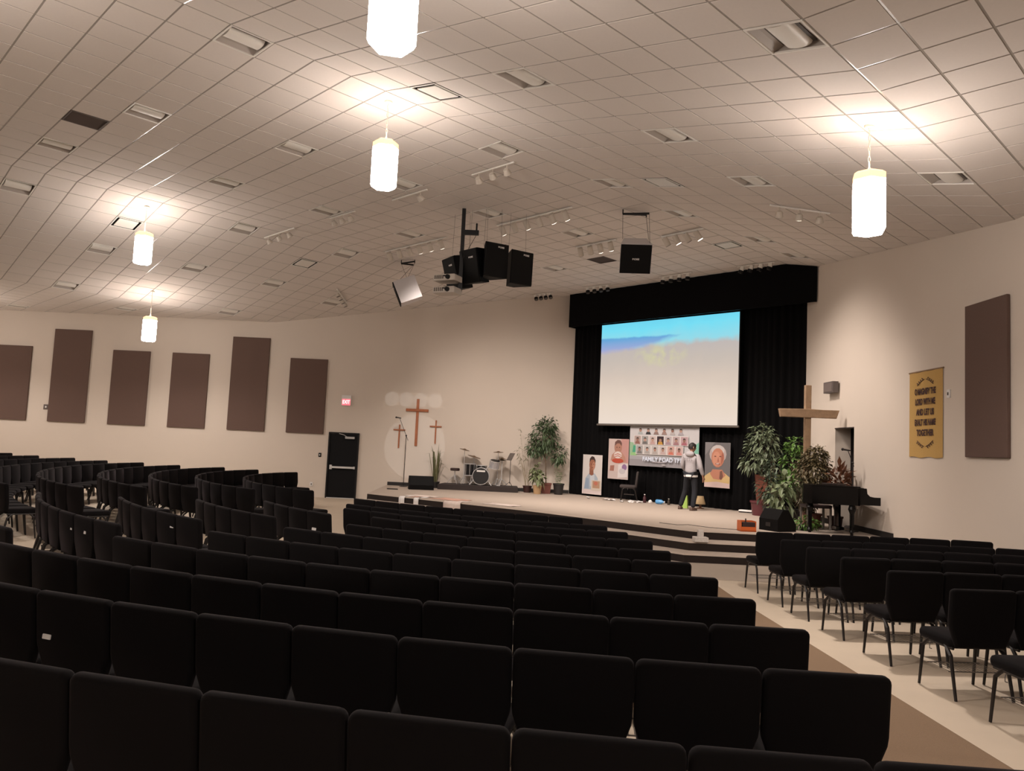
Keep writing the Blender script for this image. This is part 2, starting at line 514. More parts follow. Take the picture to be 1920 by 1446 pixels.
for j, (u, v) in enumerate(RETURN):
    i, k = cell_of(u, v); m, L = cell_matrix(i, k)
    t = thing('return_grille', ['dark brown return air grille in the high ceiling at upper left', 'dark brown return air grille in ceiling left of the hanging speaker'][j], 'air vent', group='return air grilles')
    t.matrix_basis = m
    fr = MB(); a, b = L / 2 - .003, T / 2 - .003
    for sx in (-1, 1): fr.box((sx * (a - .012), 0, -.004), (.024, 2 * b, .014))
    for sy in (-1, 1): fr.box((0, sy * (b - .012), -.004), (2 * a - .048, .024, .014))
    fr.build('frame', M_DARKV, t)
    MB().box((0, 0, .05), (2 * a, 2 * b, .01)).build('backing', M_DARKV, t)
    sm = MB().box((0, 0, 0), (.004, 2 * b - .05, .03), Matrix.Rotation(.6, 3, 'Y')).mesh('slat', M_DARKV)
    for q in range(14): link('slat', sm, t, (-a + .045 + (2 * a - .09) * q / 13, 0, .012))
SUPL = ['square ceiling diffuser with a dark slot right of the middle pendant', 'square ceiling diffuser with dark slot beside the far left pendant', 'square ceiling diffuser on the left slope with dark slot edges',
        'square ceiling diffuser above the right end of the black valance', 'square ceiling diffuser above the hanging black speaker, gleaming pale blue']
for j, (u, v) in enumerate(SUPPLY):
    i, k = cell_of(u, v); m, L = cell_matrix(i, k)
    t = thing('ceiling_diffuser', SUPL[j], 'air vent', group='supply air diffusers'); t.matrix_basis = m
    a, b = L / 2 - .003, T / 2 - .003
    hb = MB()
    for sx in (-1, 1): hb.box((sx * a, 0, .035), (.006, 2 * b, .085))
    for sy in (-1, 1): hb.box((0, sy * b, .035), (2 * a, .006, .085))
    hb.box((0, 0, .075), (2 * a, 2 * b, .006)); hb.build('neck', M_BLACK, t)
    fr = MB()
    for sx in (-1, 1): fr.box((sx * (a - .012), 0, -.006), (.024, 2 * b, .014))
    for sy in (-1, 1): fr.box((0, sy * (b - .012), -.006), (2 * a - .048, .024, .014))
    fr.build('frame', M_FIX, t)
    MB().prism(rrect(-a + .075, a - .075, -b + .075, b - .075, .01), -.012, .002).build('plaque', M_FIX, t)
    MB().cyl((0, 0, .0), (0, 0, .075), .02, n=8).build('stem', M_BLACK, t)

# ------------------------------------------------------------------ pendants
PEND = [((-1.08, 5.6), 4.87, 'hexagonal glowing pendant lantern cut by the top edge of the picture'),
        ((-2.08, 10.83), 5.53, 'glowing white pendant lantern hanging above the middle of the hall'),
        ((3.8, 8.4), 4.44, 'glowing pendant lantern on a chain near the right wall'),
        ((-8.28, 16.4), 5.48, 'glowing pendant lantern at left with an amber upper rim'),
        ((-10.34, 21.2), 4.35, 'smallest glowing pendant lantern, hanging before the brown wall panels'),
        ((-16.8, 21.3), 4.35, 'glowing pendant lantern beyond the left edge of the picture'),
        ((-6.2, 6.9), 5.5, 'glowing pendant lantern beyond the upper left of the picture'),
        ((3.0, -1.5), 4.4, 'unseen fill pendant lantern added behind the photographer on the right'),  # unseen, added behind the camera as fill for the foreground
        ((-7.0, -2.0), 5.3, 'unseen fill pendant lantern added behind the photographer on the left')]  # second unseen pendant put in for general fill light
M_GLOW = mat('glowing_shade', (.9, .85, .78), .6, emit=WARM, es=PEND_L)
M_AMBER = mat('amber_shade_rim', (.8, .6, .4), .6, emit=(1.0, .62, .34), es=1.5)
M_CHAIN = mat('chain_cream', (.70, .62, .52), .4, emit=(1, .8, .6), es=.0)
HR, HH = .185, .69
def hexring(r, z, ph=math.radians(12)): return [(r * math.cos(ph + i * math.pi / 3), r * math.sin(ph + i * math.pi / 3), z) for i in range(6)]
def loft(mb, rings, cap0=True, cap1=True):
    n = len(rings[0]); vs = [p for r in rings for p in r]
    fs = [(j * n + i, j * n + (i + 1) % n, (j + 1) * n + (i + 1) % n, (j + 1) * n + i) for j in range(len(rings) - 1) for i in range(n)]
    if cap0: fs.append(tuple(range(n))[::-1])
    if cap1: fs.append(tuple(range((len(rings) - 1) * n, len(rings) * n)))
    return mb.add(vs, fs)
sh = loft(MB(), [hexring(HR * .90, .0), hexring(HR, .035), hexring(HR, HH - .10)], True, False).mesh('lamp_shade', M_GLOW)
rim = loft(MB(), [hexring(HR, HH - .10), hexring(HR, HH - .03), hexring(HR * .78, HH)], False, False).mesh('shade_rim', M_AMBER)
for (x, y), zb, lab in PEND:
    t = thing('pendant_lantern', lab, 'pendant light', (x, y, zb), group='hexagonal pendant lanterns')
    link('lamp_shade', sh, t); link('shade_rim', rim, t)
    ztop = ceil_z((x - y) / S2) - zb
    mb = MB(); nl = int((ztop - HH) / .055)
    for q in range(nl):
        z0 = HH + .0 + q * (ztop - HH) / nl; z1 = z0 + (ztop - HH) / nl * 1.18
        w_ = .012
        ang = (q % 2) * math.pi / 2; ca, sa = math.cos(ang), math.sin(ang)
        ring = [(ca * w_ * math.sin(s) , sa * w_ * math.sin(s), (z0 + z1) / 2 - (z1 - z0) / 2 * math.cos(s)) for s in [math.pi * 2 * e / 8 for e in range(9)]]
        mb.tube(ring, .0035, 4)
    mb.build('chain', M_CHAIN, t)
    mb = MB()
    for q in range(3):
        a_ = q * 2 * math.pi / 3; mb.cyl((0, 0, HH + .02), (HR * .8 * math.cos(a_), HR * .8 * math.sin(a_), HH - .005), .004, n=5)
    mb.build('spider', M_CHAIN, t)
    MB().lathe([(.055, ztop - .025), (.06, ztop - .012), (.06, ztop - .004)], 14).build('ceiling_cup', M_CHAIN, t)
    ld = bpy.data.lights.new('pendant_uplight', 'SPOT'); ld.energy = 5; ld.color = WARM
    ld.spot_size = math.radians(118); ld.spot_blend = .55; ld.shadow_soft_size = .06
    lo = bpy.data.objects.new('pendant_uplight', ld); COL.objects.link(lo); lo.parent = t
    lo.location = (0, 0, HH - .02); lo.rotation_euler = (math.pi, 0, 0)
    ld = bpy.data.lights.new('pendant_downlight', 'SPOT'); ld.energy = DOWN_W; ld.color = WARM
    ld.spot_size = math.radians(165); ld.spot_blend = .5; ld.shadow_soft_size = .12
    lo = bpy.data.objects.new('pendant_downlight', ld); COL.objects.link(lo); lo.parent = t
    lo.location = (0, 0, -.02)

# ------------------------------------------------------------------ chairs
def chair_meshes():
    W = .267
    seat_o = rrect(-.235, .235, -.205, .25, .05)
    seat = MB().cushion(seat_o, .085, .03, lambda a, c, d: (a, c, .425 + d)).mesh('seat', M_FAB, True)
    # back: full width above, drawn in towards the seat, rounded upper corners
    o = [(-.20, .395), (.20, .395), (.215, .43), (W - .004, .565), (W, .60)]
    for q in range(5):
        a = math.radians(90 * q / 4); o.append((W - .035 + .035 * math.cos(a), .825 + .035 * math.sin(a)))
    for q in range(5):
        a = math.radians(90 + 90 * q / 4); o.append((-W + .035 + .035 * math.cos(a), .825 + .035 * math.sin(a)))
    o += [(-W, .60), (-W + .004, .565), (-.215, .43)]
    sl = .10
    backm = MB().cushion(o, .062, .022, lambda a, c, d: (a, -.205 - (c - .42) * sl + d, c)).mesh('backrest', M_FAB, True)
    def leg(sx, front):
        mb = MB()
        if front: pts = [(sx * .215, .10, .40), (sx * .228, .17, .33), (sx * .235, .215, .0)]
        else: pts = [(sx * .215, -.10, .40), (sx * .228, -.19, .33), (sx * .235, -.265, .0)]
        mb.tube(pts, [.015, .016, .012], 6)
        return mb.mesh('leg', M_FRAME)
    legs = [leg(s, f) for s in (-1, 1) for f in (True, False)]
    fr = MB()
    for s in (-1, 1):
        fr.tube([(s * .215, .20, .385), (s * .215, -.20, .385)], .012, 6)
        fr.tube([(s * .16, -.15, .385), (s * .16, -.205, .40), (s * .16, -.222, .60)], .010, 5)
    fr.tube([(-.215, .12, .38), (.215, .12, .38)], .010, 5).tube([(-.215, -.12, .38), (.215, -.12, .38)], .010, 5)
    frame = fr.mesh('seat_frame', M_FRAME)
    rk = MB()
    for y in (-.16, .12): rk.tube([(-.225, y, .20), (.225, y, .20)], .005, 4)
    for q in range(13): rk.tube([(-.21 + .035 * q, -.16, .20), (-.21 + .035 * q, .12, .20)], .0025, 3)
    rack = rk.mesh('book_rack', M_WIRE)
    gl = MB(); gl.tube([(-.235, .02, .385), (-.262, .02, .385), (-.268, .02, .36), (-.268, .02, .335), (-.25, .02, .33)], .004, 4)
    link_ = gl.mesh('ganging_link', M_WIRE)
    low = MB()
    for m_ in legs + [frame]:
        low.add([v.co for v in m_.vertices], [list(p.vertices) for p in m_.polygons])
    return dict(seat=seat, back=backm, legs=legs, frame=frame, rack=rack, link=link_, low=low.mesh('leg_frame', M_FRAME))
CH = chair_meshes()
N_CHAIR = [0]
def chair(x, y, rz, label, group, full=True, z=None):
    t = thing('stacking_chair', label, 'chair', (x, y, floor_z(x, y) + .002 if z is None else z), rz, group)
    link('seat', CH['seat'], t); link('backrest', CH['back'], t)
    if full:
        for m_ in CH['legs']: link('leg', m_, t)
        link('seat_frame', CH['frame'], t); link('book_rack', CH['rack'], t); link('ganging_link', CH['link'], t)
    else:
        link('leg_frame', CH['low'], t)
    N_CHAIR[0] += 1
    return t
PITCH = .54
BK = .247          # back top edge lies this far behind the chair origin
def arc_chair(c, r, th, label, group, full):
    ro = r - BK
    x = c[0] + ro * math.sin(th); y = c[1] - ro * math.cos(th)
    return chair(x, y, th, label, group, full)
# centre block: rows counted from the camera
R_C = [13.37, 12.34, 11.43, 10.5, 9.55, 8.63, 7.72, 6.68, 5.72, 4.90, 3.90]
NAME_R = ['nearest'] + [ORD[k] + ' nearest' for k in range(1, 14)]
def three_point(A, M, B):
    ax, ay = A; bx, by = M; cx, cy = B
    d = 2 * (ax * (by - cy) + bx * (cy - ay) + cx * (ay - by))
    ux = ((ax * ax + ay * ay) * (by - cy) + (bx * bx + by * by) * (cy - ay) + (cx * cx + cy * cy) * (ay - by)) / d
    uy = ((ax * ax + ay * ay) * (cx - bx) + (bx * bx + by * by) * (ax - cx) + (cx * cx + cy * cy) * (bx - ax)) / d
    return (ux, uy), math.hypot(ax - ux, ay - uy)
FRONT = {8: ((1.5, 10.05), (-.55, 10.52), (-2.45, 11.50)), 9: ((1.33, 10.85), (-.75, 11.42), (-2.75, 12.48)), 10: ((1.08, 11.9), (-.80, 12.52), (-2.68, 13.62))}
for k, r in enumerate(R_C):
    if k in FRONT:
        c, rr = three_point(*FRONT[k]); A, B = FRONT[k][0], FRONT[k][2]
        th = math.atan2(A[0] - c[0], c[1] - A[1]); end = math.atan2(B[0] - c[0], c[1] - B[1])
    else:
        c, rr = QC, r
        th = math.asin((1.64 - QC[0]) / r); end = math.radians(-38 if k == 7 else -31.3)
    q = 0
    while th - PITCH / rr > end - .03:
        arc_chair(c, rr, th - PITCH / 2 / rr, 'black chair, %s from right aisle, %s row of centre block' % (ORD[q], NAME_R[k]), 'centre block chairs', k < 8)
        th -= PITCH / rr; q += 1
# right block: nearly straight rows
YR0 = [11.06, 10.05, 9.17, 8.21, 7.2, 6.17, 5.2, 4.25]
for k, y0 in enumerate(YR0):
    dx = PITCH / 2
    for q in range(6):
        yb = y0 + .10 * dx - .05 * dx * dx; rz = math.atan(.10 - .10 * dx); xb = 3.46 + dx
        chair(xb - BK * math.sin(rz), yb + BK * math.cos(rz), rz, 'black chair, %s from the aisle, %s row of right block' % (ORD[q], 'front' if k == 0 else ORD[k] + ' front'), 'right block chairs', True)
        dx += PITCH * math.cos(rz)
# left middle block
for k, r in enumerate([10.98, 10.0, 9.0, 7.98, 7.0]):
    th = math.radians((-36.5, -36.6, -38.0, -38.6, -40.2)[k]); q = 0
    while th - PITCH / r > math.radians(-61.5):
        arc_chair(QC, r, th - PITCH / 2 / r, 'black chair, %s from the right, %s row of left middle block' % (ORD[q], NAME_R[k]), 'left middle block chairs', k < 3)
        th -= PITCH / r; q += 1
# far left block, arcs round to the panel wall
for k, r in enumerate([4.43, 5.42, 6.33, 7.27, 8.3, 9.15, 10.15, 11.1, 12.1]):
    th = math.radians((-26, -32, -36, -36, -36, -40, -46, -58, -70)[k]); q = 0
    while True:
        th_c = th - PITCH / 2 / r
        ye = QZ[1] - r * math.cos(th - PITCH / r)
        if ye > 21.15 and th_c < -1.2: break
        arc_chair(QZ, r, th_c, 'black chair, %s from the aisle, %s row of far left block' % (ORD[q], ('front' if k == 0 else ORD[k] + ' front')), 'far left block chairs', False)
        th -= PITCH / r; q += 1
print('chairs', N_CHAIR[0])

# ------------------------------------------------------------------ curtain, valance, screen
CU, CV = -12.35, 18.75
def cur(xl, yl, z):
    x, y = uv_xy(CU + xl, CV + yl); return (x, y, z)
RZC = -math.pi / 4
t = thing('stage_curtain', 'floor to ceiling black pleated curtain behind the stage', 'curtain', cur(0, 0, ZS), RZC)
NP = 8; x0, x1 = -3.88, 3.86
def drape(xa, xb, seed, z0=.01, z1=6.1, amp=.045):
    rnd = random.Random(seed); mb = MB(); n = 40
    ph = rnd.random() * 6; fr = rnd.uniform(8.5, 10.5)
    rows = [(z0, 1.0), (z0 + (z1 - z0) * .5, .9), (z1, .75)]
    for z, a in rows:
        for i in range(n + 1):
            s = i / n; x = xa + (xb - xa) * s
            y = amp * a * (math.sin(2 * math.pi * fr * s * (xb - xa) / 1.0 * .55 + ph) + .4 * math.sin(23 * s + ph * 2)) * math.sin(math.pi * min(1, max(0, s * 1.0)) * .98 + .03) ** .2
            mb.v.append((x, y, z))
    for j in range(len(rows) - 1):
        for i in range(n):
            mb.f.append((j * (n + 1) + i, j * (n + 1) + i + 1, (j + 1) * (n + 1) + i + 1, (j + 1) * (n + 1) + i)); mb.mi.append(0)
    return mb
for p in range(NP):
    xa = x0 + (x1 - x0) * p / NP; xb = x0 + (x1 - x0) * (p + 1) / NP
    drape(xa - .01, xb + .01, p).build('curtain_panel', M_CURT, t, True)
t = thing('curtain_valance', 'black fabric valance box across the top of the stage curtain', 'valance', cur(0, -.30, 5.76), RZC)
mb = MB()
vx0, vx1 = -3.72, 4.28; zt = lambda xl: ceil_z(CU + xl) - 5.76 - .014
n = 60
pts = [vx0 + (vx1 - vx0) * i / n for i in range(n + 1)]
for z in (0, 1):
    for i, x in enumerate(pts):
        mb.v.append((x, -.25 + .012 * math.sin(i * 2.1), 0 if z == 0 else zt(x)))
for i in range(n): mb.f.append((i, i + 1, n + 2 + i, n + 1 + i)); mb.mi.append(0)
for x in (vx0,):
    mb.add([(x, -.25, 0), (x, .32, 0), (x, .32, zt(x)), (x, -.25, zt(x))], [(0, 1, 2, 3)])
mb.build('front_drop', M_CURT, t, True)
MB().box(((vx0 + 3.9) / 2, -.20, .04), (3.9 - vx0, .05, .06)).build('batten', M_BLACK, t)

# screen with the projected picture
t = thing('projection_screen', 'large lit projection screen showing cloudy hills under a cyan sky', 'projection screen', cur(-.24, -.30, 2.73), RZC)
SW, SH = 4.66, 3.03
m = bpy.data.materials.new('projected_landscape'); m.use_nodes = True; nt = m.node_tree
for nd in list(nt.nodes): nt.nodes.remove(nd)
N = lambda ty, **k: nt.nodes.new(ty)
out = N('ShaderNodeOutputMaterial'); em = N('ShaderNodeEmission'); nt.links.new(em.outputs[0], out.inputs[0])
tc = N('ShaderNodeTexCoord'); sep = N('ShaderNodeSeparateXYZ'); nt.links.new(tc.outputs['Object'], sep.inputs[0])
def math_(op, a, b=None, c=None, clamp=False):
    nd = N('ShaderNodeMath'); nd.operation = op; nd.use_clamp = clamp
    for i, v in enumerate((a, b, c)):
        if v is None: continue
        if isinstance(v, (int, float)): nd.inputs[i].default_value = v
        else: nt.links.new(v, nd.inputs[i])
    return nd.outputs[0]
def mix_(fac, a, b):
    nd = N('ShaderNodeMix'); nd.data_type = 'RGBA'
    nt.links.new(fac, nd.inputs[0])
    for i, v in ((6, a), (7, b)):
        if isinstance(v, tuple): nd.inputs[i].default_value = v
        else: nt.links.new(v, nd.inputs[i])
    return nd.outputs[2]
X = math_('DIVIDE', math_('ADD', sep.outputs[0], SW / 2), SW); Z = math_('DIVIDE', sep.outputs[2], SH)
ns = N('ShaderNodeTexNoise'); ns.inputs['Scale'].default_value = 1.6; ns.inputs['Detail'].default_value = 5; nt.links.new(tc.outputs['Object'], ns.inputs[0])
ns2 = N('ShaderNodeTexNoise'); ns2.inputs['Scale'].default_value = 3.4; ns2.inputs['Detail'].default_value = 6; nt.links.new(tc.outputs['Object'], ns2.inputs[0])
zz = math_('ADD', Z, math_('MULTIPLY', math_('SUBTRACT', ns.outputs[0], .5), .14))
rp = N('ShaderNodeValToRGB'); nt.links.new(zz, rp.inputs[0])
els = [(0.0, lin(236, 219, 205)), (.22, lin(231, 213, 196)), (.45, lin(214, 197, 183)), (.62, lin(200, 188, 178)), (.745, lin(193, 184, 180)), (.80, lin(150, 218, 232)), (.93, lin(120, 222, 244)), (1.0, lin(112, 214, 240))]
rp.color_ramp.elements[0].position = 0; rp.color_ramp.elements[0].color = els[0][1]
rp.color_ramp.elements[1].position = 1; rp.color_ramp.elements[1].color = els[-1][1]
for p_, c_ in els[1:-1]:
    e_ = rp.color_ramp.elements.new(p_); e_.color = c_
base = rp.outputs[0]
# mauve haze bank to the right, periwinkle ridge from the left
zt_ = math_('ADD', math_('ADD', math_('MULTIPLY', X, -.03), .868), math_('MULTIPLY', math_('SUBTRACT', ns2.outputs[0], .5), .03))
zb_ = math_('ADD', math_('MULTIPLY', math_('MULTIPLY', X, X), .36), math_('ADD', .695, math_('MULTIPLY', math_('SUBTRACT', ns2.outputs[0], .5), .05)))
up = math_('MULTIPLY', math_('SUBTRACT', zt_, Z), 55, clamp=True); dn = math_('MULTIPLY', math_('SUBTRACT', Z, zb_), 22, clamp=True)
ridge = math_('MULTIPLY', up, dn)
rcol = mix_(math_('MULTIPLY', math_('SUBTRACT', Z, .72), 8, clamp=True), lin(168, 172, 214), lin(104, 168, 218))
base = mix_(ridge, base, rcol)
# sunlit green-yellow slope in the middle
dx = math_('SUBTRACT', X, .47); dz = math_('SUBTRACT', Z, .66)
dd = math_('ADD', math_('MULTIPLY', math_('MULTIPLY', dx, dx), 22), math_('MULTIPLY', math_('MULTIPLY', dz, dz), 60))
g = math_('MULTIPLY', math_('SUBTRACT', 1, dd, clamp=True), math_('MULTIPLY', math_('SUBTRACT', ns2.outputs[0], .40), 4.5, clamp=True))
base = mix_(math_('MULTIPLY', g, .75), base, lin(214, 212, 160))
nt.links.new(base, em.inputs[0]); em.inputs[1].default_value = 1.0
MB().poly([(-SW / 2, 0, 0), (SW / 2, 0, 0), (SW / 2, 0, SH), (-SW / 2, 0, SH)]).build('picture', m, t)
mb = MB(); mb.box((0, .02, SH / 2), (SW + .04, .012, SH + .04)); mb.build('backing', M_BLACK, t)
MB().tube([(-SW / 2 - .05, 0, -.035), (SW / 2 + .05, 0, -.035)], .03, 10).build('bottom_bar', M_FIXD, t)

# printed sheets: painter's layers on a thin sheet
def printed(name, label, cat, xl, yl, z, w, h, layers, group=None, basecol=(.8, .78, .78)):
    """origin bottom centre; layers = [(material colour, [(x, z) ...])] in sheet fractions"""
    t = thing(name, label, cat, cur(xl, yl, z), RZC, group)
    MB().box((0, .004, h / 2), (w, .008, h)).build('sheet', mat('sheet_' + label[:20], basecol, .6), t)
    mb = MB(); ms = []
    for d, (c, pts) in enumerate(layers):
        g_ = sum(c) / 3; mm = mat('ink_%02x%02x%02x' % c, [v_ * .74 for v_ in lin(*[k_ * .82 + g_ * .18 for k_ in c])[:3]], .6)
        if mm not in ms: ms.append(mm)
        mb.cur = ms.index(mm)
        mb.poly([((px - .5) * w, -.0012 - .0006 * d, pz * h) for px, pz in pts])
    if layers: mb.build('print', ms, t)
    return t
def ell(cx, cz, rx, rz, n=14): return [(cx + rx * math.cos(2 * math.pi * i / n), cz + rz * math.sin(2 * math.pi * i / n)) for i in range(n)]
def rect(a, b, c, d): return [(a, c), (b, c), (b, d), (a, d)]
printed('portrait_poster', 'portrait poster of a child in pale blue shirt standing on the stage floor', 'poster', -2.86, -.16, .555, .76, 1.21, [
    ((226, 218, 214), rect(0, 1, 0, 1)), ((233, 214, 212), rect(0, 1, 0, .12)),
    ((176, 190, 206), [(.10, .12), (.16, .40), (.34, .53), (.64, .53), (.80, .42), (.86, .12)]), ((150, 172, 200), [(.12, .14), (.2, .40), (.34, .40), (.36, .14)]),
    ((205, 212, 222), [(.42, .2), (.40, .48), (.62, .5), (.66, .2)]),
    ((158, 92, 66), [(.36, .50), (.36, .66), (.56, .66), (.58, .50), (.48, .47)]), ((172, 104, 74), ell(.50, .75, .16, .155)), ((70, 46, 40), [(.35, .80), (.36, .90), (.46, .965), (.58, .95), (.66, .87), (.66, .80), (.58, .875), (.44, .875)]),
    ((205, 140, 110), ell(.57, .72, .07, .10)), ((110, 58, 44), ell(.45, .76, .025, .012)), ((110, 58, 44), ell(.57, .76, .025, .012)), ((140, 66, 56), ell(.51, .675, .045, .012)),
    ((222, 206, 190), rect(.48, .98, .10, .36)), ((196, 150, 116), rect(.55, .92, .16, .34)), ((214, 116, 90), ell(.72, .28, .1, .05))])
printed('portrait_poster', 'portrait poster of a child holding a striped cup and red plate', 'poster', -1.875, -.16, 1.08, .75, 1.2, [
    ((214, 190, 184), rect(0, 1, 0, 1)), ((206, 148, 140), [(.58, .42), (.62, 1), (1, 1), (1, .4)]), ((208, 188, 184), rect(0, 1, 0, .18)),
    ((196, 138, 116), [(.12, .46), (.18, .60), (.34, .68), (.66, .68), (.84, .56), (.88, .44), (.5, .40)]), ((184, 126, 104), ell(.48, .79, .19, .165)),
    ((110, 70, 62), [(.30, .82), (.32, .92), (.44, .975), (.58, .97), (.66, .90), (.66, .82), (.54, .89), (.42, .885)]), ((110, 60, 50), ell(.42, .79, .03, .013)), ((110, 60, 50), ell(.55, .79, .03, .013)),
    ((228, 210, 204), ell(.48, .60, .20, .09)), ((196, 92, 70), [(.30, .60), (.48, .64), (.66, .60), (.66, .585), (.48, .62), (.30, .585)]), ((196, 92, 70), [(.30, .55), (.48, .59), (.66, .55), (.66, .535), (.48, .57), (.30, .535)]),
    ((206, 70, 44), ell(.48, .455, .29, .06)), ((176, 112, 96), [(.10, .20), (.12, .33), (.32, .34), (.30, .20)]), ((226, 216, 216), [(.50, .03), (.52, .36), (.98, .40), (.98, .06)]), ((150, 108, 160), ell(.82, .30, .12, .08)), ((204, 196, 200), ell(.72, .2, .16, .07))])
printed('portrait_poster', 'portrait poster of a smiling white-haired woman in yellow top', 'poster', 1.45, -.16, 1.06, .76, 1.21, [
    ((112, 108, 110), rect(0, 1, 0, 1)), ((134, 130, 132), [(0, .7), (0, 1), (.4, 1)]),
    ((222, 184, 116), [(0, .06), (0, .24), (.22, .33), (.80, .33), (1, .24), (1, .06)]), ((222, 190, 184), [(0, 0), (0, .10), (.5, .13), (1, .10), (1, 0)]),
    ((204, 128, 98), [(.22, .30), (.32, .40), (.70, .40), (.84, .28), (.66, .17), (.36, .19)]), ((186, 170, 168), ell(.52, .74, .34, .21)), ((206, 196, 194), ell(.52, .83, .26, .11)),
    ((208, 128, 96), ell(.52, .66, .255, .215)), ((222, 146, 114), ell(.47, .64, .16, .16)), ((178, 96, 72), [(.66, .50), (.74, .62), (.76, .72), (.70, .80), (.66, .70)]),
    ((120, 62, 50), ell(.42, .69, .045, .012)), ((120, 62, 50), ell(.62, .69, .045, .012)), ((184, 104, 82), [(.50, .57), (.54, .69), (.58, .57)]), ((150, 64, 56), ell(.52, .525, .10, .018)), ((236, 222, 214), ell(.52, .527, .07, .008)),
    ((128, 78, 62), [(.60, .20), (.62, .36), (.70, .38), (.74, .26), (.68, .18)])])
# banner with photographs and lettering
BW, BH = 2.34, 1.19
L = [((206, 203, 206), rect(0, 1, 0, 1)), ((150, 146, 152), rect(0, 1, 0, .245)), ((168, 166, 172), rect(0, 1, .16, .245)),
     ((150, 190, 150), [(.0, .25), (.0, .58), (.09, .56), (.11, .25)]), ((60, 170, 128), [(.045, .33), (.06, .50), (.11, .49), (.115, .33)]), ((150, 204, 130), [(.02, .25), (.03, .33), (.11, .32), (.11, .25)]),
     ((120, 196, 170), [(.95, .3), (.93, .52), (1, .62), (1, .3)])]
rp_ = random.Random(3)
cols = [[(172, 180, 180), (40, 38, 42), (150, 120, 112), (160, 128, 120), (186, 178, 176), (176, 168, 174)],
        [(150, 96, 84), (112, 108, 106), (196, 156, 150), (206, 150, 50), (170, 140, 150), (168, 116, 122), (176, 96, 110)],
        [(120, 116, 116), (170, 164, 160), (176, 166, 160), (196, 168, 164), (216, 112, 90), (210, 136, 128)]]
for r_, (zz0, hh, xs0, dxs) in enumerate(((.775, .19, .11, .118), (.535, .215, .075, .114), (.30, .215, .115, .116))):
    for q_, c_ in enumerate(cols[r_]):
        xa = xs0 + dxs * q_; wd = dxs * .86
        if r_: L.append(((224, 216, 214), rect(xa - .008, xa + wd + .008, zz0 - .012, zz0 + hh)))
        bg = tuple(min(255, int(k_ * .45 + 112)) for k_ in c_)
        if (r_, q_) == (1, 3): bg = (52, 26, 34)
        if r_: L.append((bg, rect(xa, xa + wd, zz0, zz0 + hh - .015)))
        sk = rp_.choice([(176, 130, 112), (150, 104, 88), (190, 146, 128)])
        L.append((c_, [(xa + wd * .12, zz0), (xa + wd * .25, zz0 + hh * .34), (xa + wd * .75, zz0 + hh * .34), (xa + wd * .9, zz0)]))
        L.append((sk, ell(xa + wd * .5, zz0 + hh * .52, wd * .2, hh * .22, 10)))
        L.append((tuple(int(k_ * .35) for k_ in sk), [(xa + wd * .3, zz0 + hh * .56), (xa + wd * .36, zz0 + hh * .76), (xa + wd * .64, zz0 + hh * .76), (xa + wd * .7, zz0 + hh * .56), (xa + wd * .5, zz0 + hh * .66)]))
L += [((188, 180, 186), rect(.36, .56, .105, .122)), ((190, 184, 188), ell(.53, .055, .03, .018))]
bt = printed('photo_banner', 'white and grey banner of small portraits hung below the screen', 'banner', -.27, -.20, 1.515, BW, BH, L, basecol=(.55, .54, .55))
text_part('lettering', 'FAMILY ROAD TRIP', .165, mat('banner_ink_pale', lin(196, 204, 220), .6), bt, (.05, -.07, BH * .172), sx=.98, bold=.006)
mb = MB()
for sx in (-1, 1): mb.tube([(sx * (BW / 2 - .02), -.005, BH - .02), (sx * (BW / 2 - .01), -.01, BH + .05)], .006, 5)
mb.build('hook', M_WIRE, bt)

# ------------------------------------------------------------------ left wall fittings
PX = [(-17.04, 4.43), (-15.13, 5.03), (-13.18, 4.43), (-11.25, 4.43), (-9.32, 5.04), (-7.41, 4.43)]
PLAB = ['short brown acoustic panel cut by the left edge of the picture', 'tall brown acoustic panel beside the small dark wall box', 'short brown acoustic panel behind the smallest pendant',
        'short brown acoustic panel left of the tall one nearest the door', 'tall brown acoustic panel, second panel left of the exit door', 'short brown acoustic panel just left of the exit sign']
for (x, zt_), lab in zip(PX, PLAB):
    t = tag(MB().cushion(rrect(-.605, .605, 0, zt_ - 2.02, .008, 1), .055, .008, lambda a, c, d: (a, d - .03, c)).build('acoustic_panel', M_PANEL, None, False, (x + .605, YL - .002, 2.02)), lab, 'wall panel', 'brown acoustic wall panels')
# exit door
t = thing('exit_door', 'black steel exit door with a push bar and door closer', 'door', (-5.525, YL, floor_z(-5.5, YL)))
DW, DHt = .98, 2.10
fr = MB(); fr.box((-DW / 2 + .025, -.03, DHt / 2), (.05, .06, DHt)).box((DW / 2 - .025, -.03, DHt / 2), (.05, .06, DHt)).box((0, -.03, DHt - .025), (DW - .1, .06, .05))
fr.build('frame', M_BLACK, t)
leaf = MB().prism(rrect(-DW / 2 + .053, DW / 2 - .053, -.035, -.005, .004, 1), .02, DHt - .055).build('door_leaf', mat('door_black', (.005, .005, .006), .6, spec=.15), t)
bar = MB().box((.02, -.085, .985), (.78, .045, .06)).box((-.36, -.06, .985), (.07, .06, .14)).box((.39, -.06, .985), (.05, .06, .08)).build('push_bar', mat('brushed_aluminium', (.62, .61, .60), .4), leaf)
MB().box((.20, -.065, DHt - .16), (.30, .055, .07)).tube([(.1, -.09, DHt - .13), (.0, -.11, DHt - .07), (-.15, -.07, DHt - .04)], .01, 5).build('door_closer', mat('closer_grey', (.45, .44, .43), .4), leaf)
MB().box((0, -.045, .012), (DW - .1, .07, .02)).build('threshold', mat('brushed_aluminium', (.62, .61, .60), .4), t)
